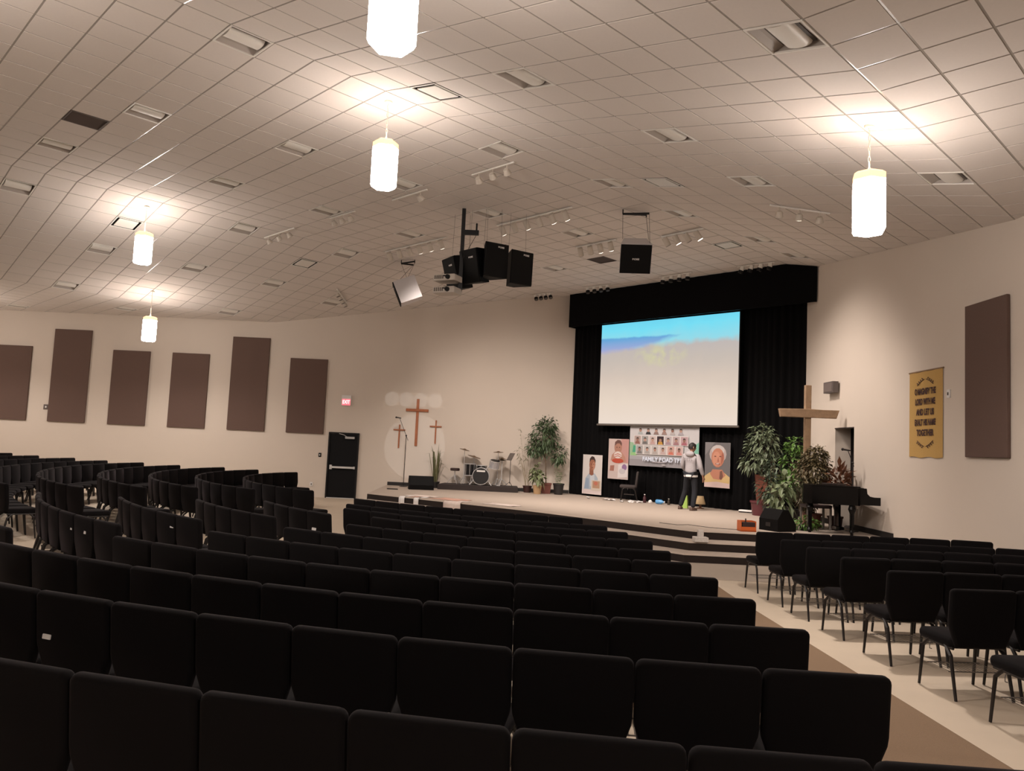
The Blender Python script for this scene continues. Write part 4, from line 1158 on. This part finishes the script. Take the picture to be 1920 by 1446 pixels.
# ------------------------------------------------------------------ microphone stands
def mic_stand(lab, loc, h, dx, dz, rz=0):
    t = thing('microphone_stand', lab, 'microphone stand', loc, rz, 'microphone stands')
    MB().lathe([(.13, 0), (.13, .012), (.03, .03), (.012, .035)], 14).build('base', M_FRAME, t)
    MB().cyl((0, 0, .03), (0, 0, h), .011, n=8).build('pole', M_FRAME, t)
    MB().tube([(-dx * .28, 0, h - dz * .28), (dx, 0, h + dz)], .008, 6).build('boom', M_FRAME, t)
    MB().sphere((0, 0, h), .03, 8, 6).build('clutch', M_FRAME, t)
    d = Vector((1 if dx > 0 else -1, 0, .12)).normalized()
    p = Vector((dx, 0, h + dz))
    m_ = MB(); m_.cyl(p - d * .05, p + d * .09, .014, .02, 8); m_.sphere(p + d * .11, .03, 8, 6); m_.build('microphone', M_FRAME, t)
mic_stand('tall boom microphone stand before the wall crosses', (-3.47, 24.35, ZS), 1.60, -.24, .55)
mic_stand('boom microphone stand behind the grand piano', (6.98, 16.05, ZS), 1.40, -.10, .26)

# ------------------------------------------------------------------ floor monitors
def wedge(lab, loc, rz, w_, d_, h_):
    t = thing('floor_monitor', lab, 'speaker', loc, rz, 'wedge floor monitors')
    pr = [(-d_ / 2, 0), (d_ / 2, 0), (d_ / 2, h_ * .55), (d_ * .22, h_), (-d_ * .08, h_), (-d_ / 2, h_ * .3)]
    def side(k, x): return [(x, y * k, z_ * 1.0) for y, z_ in pr]
    mb = MB(); a = side(1, -w_ / 2); b = side(1, w_ / 2); n = len(pr)
    mb.add(a + b, [tuple(range(n))[::-1], tuple(range(n, 2 * n))] + [(i, (i + 1) % n, n + (i + 1) % n, n + i) for i in range(n)])
    mb.build('cabinet', mat('monitor_black', (.0022, .0018, .0018), .7, spec=.15), t)
    e0, e1 = Vector((0, -d_ / 2, h_ * .3)), Vector((0, -d_ * .08, h_)); c = (e0 + e1) / 2; nrm = Vector((0, -(e1.z - e0.z), (e1.y - e0.y))).normalized()
    R = Matrix.Rotation(math.atan2(e1.z - e0.z, e1.y - e0.y), 3, 'X')
    MB().box(c + nrm * .006, (w_ * .93, (e1 - e0).length * .92, .012), R).build('grille', M_SPKB, t)
    MB().box((0, d_ / 2 + .004, h_ * .3), (w_ * .25, .01, h_ * .18)).build('handle', M_FRAME, t)
wedge('black wedge floor monitor in front of the tall grass plant', (-2.80, 23.35, ZS), math.radians(12), .74, .46, .40)
wedge('black wedge floor monitor standing on end beside the orange box', (5.25, 15.45, ZS), math.radians(118), .48, .50, .42)

# ------------------------------------------------------------------ drum riser and drum kit
t = thing('drum_riser', 'low dark carpeted platform under the drum kit', 'platform', (-1.08, 24.22, ZS), math.radians(1.5))
MB().prism([(-1.28, -.34), (1.20, -.34), (1.20, .50), (-1.12, .50)], 0, .17, .015).build('deck', mat('riser_carpet', (.035, .026, .024), .9), t)
t = thing('drum_kit', 'black drum kit with chrome hardware on the low riser', 'drum kit', (-1.04, 24.25, ZS + .172))
M_DRUM = mat('drum_black', (.012, .012, .013), .25); M_HEAD = mat('drum_head_black', (.010, .010, .011), .5)
def drum(n_, c, ax, r_, dp, head=M_HEAD, shell=M_DRUM):
    c = Vector(c); ax = Vector(ax).normalized()
    o = smooth_by_angle(MB().cyl(c - ax * dp / 2, c + ax * dp / 2, r_, n=24).build(n_, shell, t))
    for s_ in (-1, 1): smooth_by_angle(MB().cyl(c + ax * (s_ * dp / 2 - .012), c + ax * (s_ * dp / 2 + .012), r_ + .012, n=24).build('hoop', M_CHROME, o))
    for s_ in (-1, 1): MB().cyl(c + ax * (s_ * (dp / 2 + .012)), c + ax * (s_ * (dp / 2 + .014)), r_ - .004, n=24).build('drum_head', head, o)
    lg = MB()
    e1 = ax.orthogonal().normalized(); e2 = ax.cross(e1)
    for q in range(8):
        a = q * math.pi / 4; p = c + (e1 * math.cos(a) + e2 * math.sin(a)) * (r_ + .012)
        lg.cyl(p - ax * dp * .45, p + ax * dp * .45, .006, n=5)
    lg.build('lug', M_CHROME, o)
    return o
bd = drum('bass_drum', (.0, -.12, .28), (0, 1, 0), .255, .34)
MB().box((.0, -.308, .44), (.26, .004, .05)).build('front_badge', M_WHITE, bd)
drum('floor_tom', (-.36, .10, .46), (0, 0, 1), .17, .36); drum('rack_tom', (.40, .02, .66), (.15, -.25, 1), .15, .22, shell=mat('drum_chrome', (.45, .45, .47), .2, metal=.4)); drum('snare_drum', (-.02, .34, .52), (0, .05, 1), .17, .14, head=M_PAPER)
def legs3(c, h, r_, n_='stand_leg', a0=.3):
    for q in range(3):
        a = a0 + q * 2 * math.pi / 3
        MB().tube([(c[0], c[1], h), (c[0] + r_ * math.cos(a), c[1] + r_ * math.sin(a), .006)], .010, 6).build(n_, M_CHROME, t)
def cymbal(c, h, r_, tilt):
    MB().cyl((c[0], c[1], .18), (c[0], c[1], h), .010, n=8).build('stand_pole', M_CHROME, t); legs3(c, .22, .22)
    o = MB().lathe([(r_, 0), (r_ * .5, .012), (.05, .022), (.03, .035), (.004, .038)], 24, c=(c[0], c[1], h), R=Matrix.Rotation(tilt, 3, 'Y') @ Matrix.Rotation(.1, 3, 'X')).build('cymbal', M_BRASS, t); smooth_by_angle(o)
cymbal((-.56, .1), 1.07, .165, .22); cymbal((-.26, .25), .86, .22, .26); cymbal((.50, .2), 1.04, .165, -.03); cymbal((.64, .08), .84, .14, .05); cymbal((.63, .08), .80, .14, .05)
for sx in (-1, 1): MB().tube([(sx * .2, -.22, .18), (sx * .34, -.33, .006)], .012, 6).build('bass_drum_spur', M_CHROME, t)
for x, y in ((-.53, .1), (-.3, -.05), (-.3, .24)): MB().tube([(x, y, .30), (x * 1.06, y, .006)], .012, 6).build('floor_tom_leg', M_CHROME, t)
MB().tube([(.15, -.02, .5), (.25, .0, .62), (.36, .02, .62)], .014, 6).build('tom_arm', M_CHROME, t)
legs3((-.02, .34), .45, .2, 'snare_leg', .9)
MB().box((.55, -.06, .015), (.12, .28, .02)).tube([(.55, .06, .03), (.6, .08, .25)], .008, 5).build('hi_hat_pedal', M_CHROME, t)
t = thing('drum_throne', 'dark drum stool with chrome legs left of the drums', 'stool', (-1.88, 24.40, ZS + .172))
MB().lathe([(.14, .40), (.15, .42), (.15, .47), (.13, .485), (.01, .487)], 18).build('seat', mat('stool_vinyl', (.035, .018, .016), .5), t)
MB().cyl((0, 0, .12), (0, 0, .41), .016, n=8).build('post', M_CHROME, t)
for q in range(3):
    a = .9 + q * 2.094; MB().tube([(0, 0, .28), (.24 * math.cos(a), .22 * math.sin(a), .006)], .009, 6).build('leg', M_CHROME, t)
t = thing('music_stand', 'thin black music stand at the right of the drum kit', 'music stand', (-.14, 24.20, ZS + .172), math.radians(-60))
MB().cyl((0, 0, .08), (0, 0, .80), .009, n=6).build('pole', M_FRAME, t)
for q in range(3):
    a = q * 2.094; MB().tube([(0, 0, .14), (.16 * math.cos(a), .16 * math.sin(a), .006)], .007, 5).build('leg', M_FRAME, t)
MB().box((0, 0, .92), (.30, .012, .26), Matrix.Rotation(-.5, 3, 'X')).build('desk', mat('desk_grey', (.12, .10, .09), .5), t)

# ------------------------------------------------------------------ loose things on and by the stage
sc_ = chair(3.30, 22.35, math.radians(80), 'dark upholstered chair standing alone on stage below the banner', None, True, ZS)
M_FAB2 = mat('stage_lit_upholstery', (.045, .036, .034), .95, bump=(400, .2))  # paler copy of the chair fabric, stage light put into its colour
for o in sc_.children:
    if o.name.split('.')[0] in ('seat', 'backrest'):
        o.material_slots[0].link = 'OBJECT'; o.material_slots[0].material = M_FAB2
t = thing('tool_box', 'open orange tool box on the front edge of the stage', 'tool box', (4.51, 15.02, ZS), math.radians(3))
M_OR = mat('orange_plastic', (.62, .13, .025), .45)
mb = MB(); mb.box((0, 0, .012), (.30, .22, .024))
for sx in (-1, 1): mb.box((sx * .143, 0, .10), (.014, .22, .20))
mb.box((0, .103, .10), (.272, .014, .20)).box((0, -.103, .045), (.272, .014, .09)); mb.build('tray', M_OR, t)
MB().box((.01, .0, .12), (.25, .18, .10)).build('contents', mat('dark_tools', (.03, .012, .01), .6), t)
MB().tube([(-.02, 0, .16), (-.02, 0, .24)], .012, 6).build('handle', M_FRAME, t)
t = thing('tissue_stand', 'white speckled block on a square base on the stage steps', 'block', (3.46, 14.32, ZS * 2 / 3 + .001), math.radians(4))
M_SPK = mat('speckled_white', (.62, .57, .53), .7, noise=(60, .3))
MB().prism(rrect(-.128, .128, -.09, .09, .01), 0, .085, .006).build('base', M_SPK, t); MB().prism(rrect(-.05, .05, -.04, .04, .008), .086, .21, .005).build('block', M_SPK, t)
def sheet(lab, x, y, z, L_, W_, rz, m_, hang=0.0, cat='poster', group='rolled posters on the stage edge', name='loose_poster'):
    t = thing(name, lab, cat, (x, y, z), rz, group)
    mb = MB(); n = 10
    for i in range(n + 1):
        s = i / n; yy = -W_ / 2 + W_ * s; zz_ = .006 + .006 * math.sin(s * 7)
        if hang and s < hang: k = (hang - s) * W_; yy = -W_ / 2 + W_ * hang - .015; zz_ = .006 - k
        for x_ in (-L_ / 2, L_ / 2): mb.v.append((x_, yy, zz_ + (.004 if x_ > 0 else 0)))
    for i in range(n): mb.f.append((2 * i, 2 * i + 1, 2 * i + 3, 2 * i + 2)); mb.mi.append(0)
    o = mb.build('sheet', m_, t, True)
    so = o.modifiers.new('thickness', 'SOLIDIFY'); so.thickness = .003
    return t
M_PK = mat('poster_pink', (.62, .36, .28), .6, noise=(6, .4)); M_PK2 = mat('poster_pale', (.78, .66, .60), .6, noise=(8, .25))
ang = math.atan2(17.72 - 20.75, .25 + 3.87)
def on_edge(s, d):
    a, b = Vector(EDGE[3]), Vector(EDGE[2]); p = a.lerp(b, s); n_ = Vector((-math.sin(ang), math.cos(ang))) * d; return p + n_
for lab, s, d, L_, W_, m_, hg in (('pale poster sheet lying at the left end of the stage edge', .26, .62, .85, .45, M_PK2, 0), ('white paper corner hanging over the stage edge, leftmost', .245, .075, .20, .62, M_PAPER, .36),
                                  ('pink poster lying across the stage edge', .30, .34, .30, .5, M_PK, 0), ('second white paper corner hanging over the stage edge', .345, .07, .17, .6, M_PAPER, .36),
                                  ('long pink poster lying flat on the stage floor', .48, .50, .95, .6, M_PK, 0), ('white poster with dark print hanging over the stage edge', .58, .08, .55, .6, M_PK2, .34), ('pale poster lying flat at the right of the others', .80, .50, .9, .45, M_PK2, 0)):
    p = on_edge(s, d); sheet(lab, p.x, p.y, ZS + .001, L_, W_, ang, m_, hg)
rb = random.Random(17)
for i, (px, py, lab) in enumerate((((2.20, 22.9), 0, 'thin white plastic strip on stage, leftmost of the litter'), ((2.75, 22.4), 0, 'crumpled white plastic wrap on the stage floor'), ((3.05, 21.9), 0, 'small scrap of white wrapping on the stage'), ((3.35, 21.75), 0, 'white plastic scrap in front of the stage chair'), ((3.5, 22.2), 0, 'large crumpled plastic sheet beside the stage chair'))):
    t = thing('plastic_scrap', lab, 'litter', (px[0], px[1], ZS + .001), rb.uniform(0, 3), 'plastic litter on the stage')
    mb = MB(); n = 7; L_ = (.55, .35, .2, .3, .5)[i]; W_ = (.07, .22, .1, .06, .25)[i]
    for a in range(n):
        for b in range(n): mb.v.append((L_ * (a / (n - 1) - .5) + rb.uniform(-.02, .02), W_ * (b / (n - 1) - .5), rb.uniform(.004, .05)))
    for a in range(n - 1):
        for b in range(n - 1): mb.f.append((a * n + b, a * n + b + 1, (a + 1) * n + b + 1, (a + 1) * n + b)); mb.mi.append(0)
    mb.build('film', mat('plastic_film', (.74, .70, .68), .3), t)
def bottle(lab, x, y, m_, capm, h, r_, lying=False):
    t = thing('bottle', lab, 'bottle', (x, y, ZS + (r_ if lying else 0) + .001), math.radians(-35), 'bottles below the banner')
    R = Matrix.Rotation(math.pi / 2, 3, 'Y') if lying else None
    smooth_by_angle(MB().lathe([(r_ * .9, 0), (r_, .02), (r_, h * .6), (r_ * .4, h * .82), (r_ * .4, h * .92)], 14, R=R).build('body', m_, t))
    MB().lathe([(r_ * .46, h * .92), (r_ * .46, h)], 12, R=R).build('cap', capm, t)
bottle('dark bottle with white cap below the left of the banner', 3.72, 22.05, mat('dark_bottle', (.05, .015, .02), .2), M_WHITE, .24, .05)
bottle('blue bottle lying on its side below the banner', 4.00, 21.78, mat('blue_plastic', (.10, .32, .62), .3), M_WHITE, .26, .065, True)
bottle('small dark bottle with white top right of the blue one', 4.32, 21.62, mat('brown_bottle', (.04, .03, .02), .3), M_WHITE, .17, .04)
t = thing('paper_wad', 'crumpled white paper wad left of the blue bottle', 'litter', (3.86, 21.92, ZS + .045))
mb = MB().sphere((0, 0, 0), .06, 9, 6); rr = random.Random(2); mb.v = [(x * rr.uniform(.75, 1.15), y * rr.uniform(.75, 1.15), max(-.045, z_ * rr.uniform(.7, 1.05))) for x, y, z_ in mb.v]; mb.build('paper', M_PAPER, t)
t = thing('table_lamp', 'small lamp with tan pleated shade behind the man', 'lamp', (4.98, 20.72, ZS))
MB().lathe([(.10, 0), (.10, .015), (.03, .03), (.035, .10), (.015, .14)], 14).build('base', mat('lamp_wood', (.14, .06, .03), .5), t)
MB().lathe([(.135, .12), (.12, .19), (.115, .19), (.10, .26), (.095, .26), (.085, .33)], 18).build('shade', mat('lamp_tan', (.50, .36, .20), .8), t)
t = thing('gift_bag', 'bright green paper bag behind the legs of the man', 'bag', (4.55, 20.62, ZS), math.radians(-30))
MB().add([(-.08, -.04, 0), (.08, -.04, 0), (.08, .04, 0), (-.08, .04, 0), (-.10, -.045, .30), (.06, -.045, .34), (.06, .045, .34), (-.10, .045, .30)], [(0, 3, 2, 1), (0, 1, 5, 4), (1, 2, 6, 5), (2, 3, 7, 6), (3, 0, 4, 7)]).build('bag', mat('lime_paper', (.36, .55, .12), .6), t)
t = thing('white_case', 'flat white case lying by the curtain foot', 'box', (6.02, 20.05, ZS), math.radians(-30))
MB().prism(rrect(-.19, .19, -.10, .10, .015), 0, .03, .004).build('tray', M_FRAME, t); MB().prism(rrect(-.19, .19, -.10, .10, .015), .031, .065, .006).build('lid', M_PAPER, t)
tag(MB().tube([(3.0, 15.9, ZS + .006), (3.3, 15.6, ZS + .006), (3.55, 15.75, ZS + .006), (3.9, 15.35, ZS + .006), (4.3, 15.2, ZS + .006), (4.45, 15.16, ZS + .008)], .005, 5).build('power_cable', M_FRAME), 'thin black cable on the stage leading to the orange tool box', 'cable')
tag(MB().prism(rrect(-.16, .16, -.02, .02, .01), 0, .03, .008).build('strap', M_FRAME, None, False, (-3.55, 22.7, ZS + .001)), 'short black strap lying at the left end of the stage', 'strap')
# slips and books among the chairs
def slip(lab, x, y, z, w_, h_, rz, tilt=0, m_=M_PAPER, cat='paper', name='paper_slip', th=.004):
    t = tag(MB().prism(rrect(-w_ / 2, w_ / 2, -h_ / 2, h_ / 2, .003, 1), 0, th).build(name, m_), lab, cat, 'papers left on the chairs')
    t.location = (x, y, z); t.rotation_euler = (tilt, 0, rz); return t
def back_slip(lab, r, thd, z, w_, h_, c=QC):
    th = math.radians(thd); rr = r + .004; x = c[0] + rr * math.sin(th); y = c[1] - rr * math.cos(th)
    slip(lab, x, y, floor_z(x, y) + z, w_, h_, th, math.radians(84))
back_slip('white card tucked in a chair back of the second nearest row', 12.352, -21.7, .62, .062, .026)
back_slip('small white tag on a left middle block chair back', 10.012, -43.2, .70, .05, .035)
back_slip('second small white tag on the same left middle row', 10.012, -40.9, .70, .05, .035)
back_slip('white tag on a chair back one row further left', 9.012, -42.0, .72, .09, .04)
back_slip('white tag on a chair back near the exit door side', 7.012, -43.0, .62, .10, .035)

# ------------------------------------------------------------------ the man on stage
def skin_obj(name, nodes, edges, m_, parent, sub=2, root=0):
    """nodes = [(x, y, z, rx, ry)]"""
    me = bpy.data.meshes.new(name); me.from_pydata([n[:3] for n in nodes], edges, []); me.materials.append(m_)
    o = link(name, me, parent)
    md = o.modifiers.new('skin', 'SKIN'); md.use_smooth_shade = True; md.branch_smoothing = .4
    for i, v in enumerate(me.skin_vertices[0].data): v.radius = (nodes[i][3], nodes[i][4]); v.use_root = (i == root)
    sb = o.modifiers.new('sub', 'SUBSURF'); sb.levels = sub; sb.render_levels = sub
    return o
man = thing('person', 'man in grey hooded jacket and dark jeans walking, looking at the banner', 'person', (4.52, 19.90, ZS), math.radians(-38))
M_SKIN = mat('skin', (.36, .19, .125), .55); M_HAIR = mat('dark_hair', (.016, .011, .010), .6); M_JACK = mat('grey_jersey', (.40, .375, .39), .9, noise=(45, .12), bump=(220, .2)); M_JEAN = mat('dark_denim', (.010, .0115, .017), .85, noise=(60, .3)); M_SHOE = mat('brown_shoe', (.10, .06, .045), .6); M_TEE = mat('white_tee', (.8, .78, .77), .8)
# skeleton: y forward (towards the banner), x to his right
J = dict(pel=(0, 0, .93), sp=(0, -.01, 1.10), ch=(0, -.02, 1.32), nk=(0, .0, 1.46), hb=(.005, .025, 1.54), ht=(.01, .03, 1.64),
         lh=(-.09, 0, .90), lk=(-.20, .14, .50), la=(-.33, .12, .09), lt=(-.37, .30, .035), rh=(.09, 0, .90), rk=(.10, .05, .50), ra=(.09, -.03, .09), rt=(.12, .15, .035),
         ls=(-.185, -.01, 1.40), le=(-.26, .05, 1.13), lw=(-.24, .22, .96), rs=(.185, -.01, 1.40), re=(.27, -.03, 1.12), rw=(.30, .07, .88))
def chain(names, rad): return [(*J[n], r_, r_) for n, r_ in zip(names, rad)]
def hand(nodes, edges, wrist, s):
    w_ = Vector(nodes[wrist][:3]); d = Vector((.06 * s, .25, -.95)).normalized(); side = Vector((.25 * s, .95, .2)).normalized()
    k = len(nodes); pm = w_ + d * .055; nodes.append((*pm, .026, .018)); edges.append((wrist, k))
    for q, (o_, ln) in enumerate(((-.030, .052), (-.010, .062), (.010, .058), (.028, .046))):
        a = pm + d * .045 + side * o_; b = a + d * ln * .55; c = b + d * ln * .45 + Vector((-.018 * s, 0, 0))
        i0 = len(nodes); nodes += [(*a, .0095, .0095), (*b, .0085, .0085), (*c, .007, .007)]; edges += [(k, i0), (i0, i0 + 1), (i0 + 1, i0 + 2)]
    a = pm + side * .036 - d * .005; b = a + side * .018 + d * .028; c = b + d * .024
    i0 = len(nodes); nodes += [(*a, .011, .011), (*b, .0095, .0095), (*c, .008, .008)]; edges += [(k, i0), (i0, i0 + 1), (i0 + 1, i0 + 2)]
nodes = chain(['pel', 'sp', 'ch', 'nk', 'hb', 'lh', 'lk', 'la', 'rh', 'rk', 'ra', 'ls', 'le', 'lw', 'rs', 're', 'rw'], [.10, .095, .11, .055, .06, .07, .05, .035, .07, .05, .035, .05, .038, .027, .05, .038, .027])
edges = [(0, 1), (1, 2), (2, 3), (3, 4), (0, 5), (5, 6), (6, 7), (0, 8), (8, 9), (9, 10), (2, 11), (11, 12), (12, 13), (2, 14), (14, 15), (15, 16)]
hand(nodes, edges, 13, -1); hand(nodes, edges, 16, 1)
body = skin_obj('body', nodes, edges, M_SKIN, man)
# head turned to his right: skull, jaw, nose, ears in one mesh
hd = MB(); yaw = math.radians(-38); Rh = Matrix.Rotation(yaw, 3, 'Z')
n_, m2 = 20, 14; vs = []
for j in range(m2 + 1):
    ph = math.pi * j / m2
    for i in range(n_):
        th = 2 * math.pi * i / n_; v = Vector((math.sin(ph) * math.cos(th), math.sin(ph) * math.sin(th), math.cos(ph)))
        x, y, z_ = v.x * .074, v.y * .096, v.z * .118
        if z_ < -.02: k_ = 1 - (-.02 - z_) * 2.6; x *= k_; y = y * (k_ * .9 + .1) + .012 * (-.02 - z_) / .1
        if y > .05 and abs(x) < .022:                     # nose and brow, lips
            y += .022 * math.exp(-((z_ + .018) / .018) ** 2) * max(0, 1 - abs(x) / .022) + .006 * math.exp(-((z_ + .058) / .008) ** 2)
        if y > .05 and .016 < abs(x) < .045: y -= .010 * math.exp(-((z_ - .008) / .013) ** 2)   # eye sockets
        p = Rh @ Vector((x, y, z_)); vs.append((p.x + .008, p.y + .035, p.z + 1.605))
hd.add(vs, [(j * n_ + i, (j + 1) * n_ + i, (j + 1) * n_ + (i + 1) % n_, j * n_ + (i + 1) % n_) for j in range(m2) for i in range(n_)])
head = hd.build('head', M_SKIN, man, True)
for s in (-1, 1):
    p = Rh @ Vector((s * .076, -.005, -.005)); MB().sphere((p.x + .008, p.y + .035, p.z + 1.605), .03, 8, 6, (.45, .8, 1.1)).build('ear', M_SKIN, head, True)
    p = Rh @ Vector((s * .030, .083, .008)); MB().sphere((p.x + .008, p.y + .035, p.z + 1.605), .010, 8, 6).build('eye', M_WHITE, head, True)
hv = MB(); vs = []
for j in range(9):
    ph = math.pi * .62 * j / 8
    for i in range(n_):
        th = 2 * math.pi * i / n_; v = Vector((math.sin(ph) * math.cos(th), math.sin(ph) * math.sin(th), math.cos(ph)))
        front = max(0, v.y) ; z_ = v.z * .124 + (.05 * front * (j / 8) if j > 3 else 0)
        p = Rh @ Vector((v.x * .081, v.y * .103 - .004, z_ + .002)); vs.append((p.x + .008, p.y + .035, p.z + 1.607))
hv.add(vs, [(j * n_ + i, (j + 1) * n_ + i, (j + 1) * n_ + (i + 1) % n_, j * n_ + (i + 1) % n_) for j in range(8) for i in range(n_)])
hv.build('hair', M_HAIR, head, True)
# jacket, tee hem, jeans, shoes
jn = [(0, 0, .905, .168, .13), (0, -.005, 1.04, .165, .125), (0, -.015, 1.2, .165, .12), (0, -.02, 1.34, .16, .105), (0, -.012, 1.455, .075, .07), (*J['ls'], .075, .075), (*J['le'], .066, .066), (J['lw'][0], J['lw'][1], J['lw'][2] + .02, .045, .045), (*J['rs'], .075, .075), (*J['re'], .066, .066), (J['rw'][0], J['rw'][1], J['rw'][2] + .02, .045, .045)]
jacket = skin_obj('jacket', jn, [(0, 1), (1, 2), (2, 3), (3, 4), (3, 5), (5, 6), (6, 7), (3, 8), (8, 9), (9, 10)], M_JACK, man)
MB().sphere((0, -.085, 1.435), .12, 14, 8, (1.05, .62, .62)).build('hood', M_JACK, jacket, True)
smooth_by_angle(MB().lathe([(.160, .845), (.172, .855), (.174, .90), (.14, .91)], 20, R=Matrix.Diagonal(Vector((1.04, .90, 1)))).build('tee_hem', M_TEE, jacket))
text_part('lettering', 'OTTS', .10, mat('jacket_print', (.16, .14, .15), .8), jacket, (-.015, -.165, 1.285), sx=.95)
MB().tube([(.06, -.03, 1.50), (.12, -.085, 1.44), (.185, -.06, 1.36)], .014, 5).build('shoulder_strap', M_FRAME, jacket)
skin_obj('jeans', [(0, 0, .95, .14, .115), (*J['lh'], .095, .095), (*J['lk'], .072, .075), (J['la'][0], J['la'][1], .07, .058, .062), (*J['rh'], .095, .095), (*J['rk'], .074, .076), (J['ra'][0], J['ra'][1], .07, .06, .064)], [(0, 1), (1, 2), (2, 3), (0, 4), (4, 5), (5, 6)], M_JEAN, man)
for a, b in (('la', 'lt'), ('ra', 'rt')):
    p, q = Vector(J[a]), Vector(J[b]); d = (q - p); d.z = 0; d.normalize(); s = Vector((-d.y, d.x, 0))
    out_ = [(-.09, -.032), (-.06, -.042), (.05, -.046), (.13, -.040), (.175, -.012), (.175, .012), (.13, .040), (.05, .046), (-.06, .042), (-.09, .032)]
    sh_ = MB(); P0 = Vector((p.x, p.y, 0))
    rings = [(1.04, .0, 0), (1.04, .022, 0), (1.0, .05, 0), (.8, .085, -.02)]
    vs = []
    for k_, z_, sh2 in rings:
        for u_, v_ in out_:
            w2 = P0 + d * (u_ * k_ + sh2) + s * (v_ * k_); vs.append((w2.x, w2.y, z_ + .002 - (.025 * max(0, u_) / .17 if z_ > .06 else 0)))
    nn = len(out_); sh_.add(vs, [tuple(range(nn))[::-1], tuple(range(3 * nn, 4 * nn))] + [(j * nn + i, j * nn + (i + 1) % nn, (j + 1) * nn + (i + 1) % nn, (j + 1) * nn + i) for j in range(3) for i in range(nn)])
    sh_.build('shoe', M_SHOE, man, True)
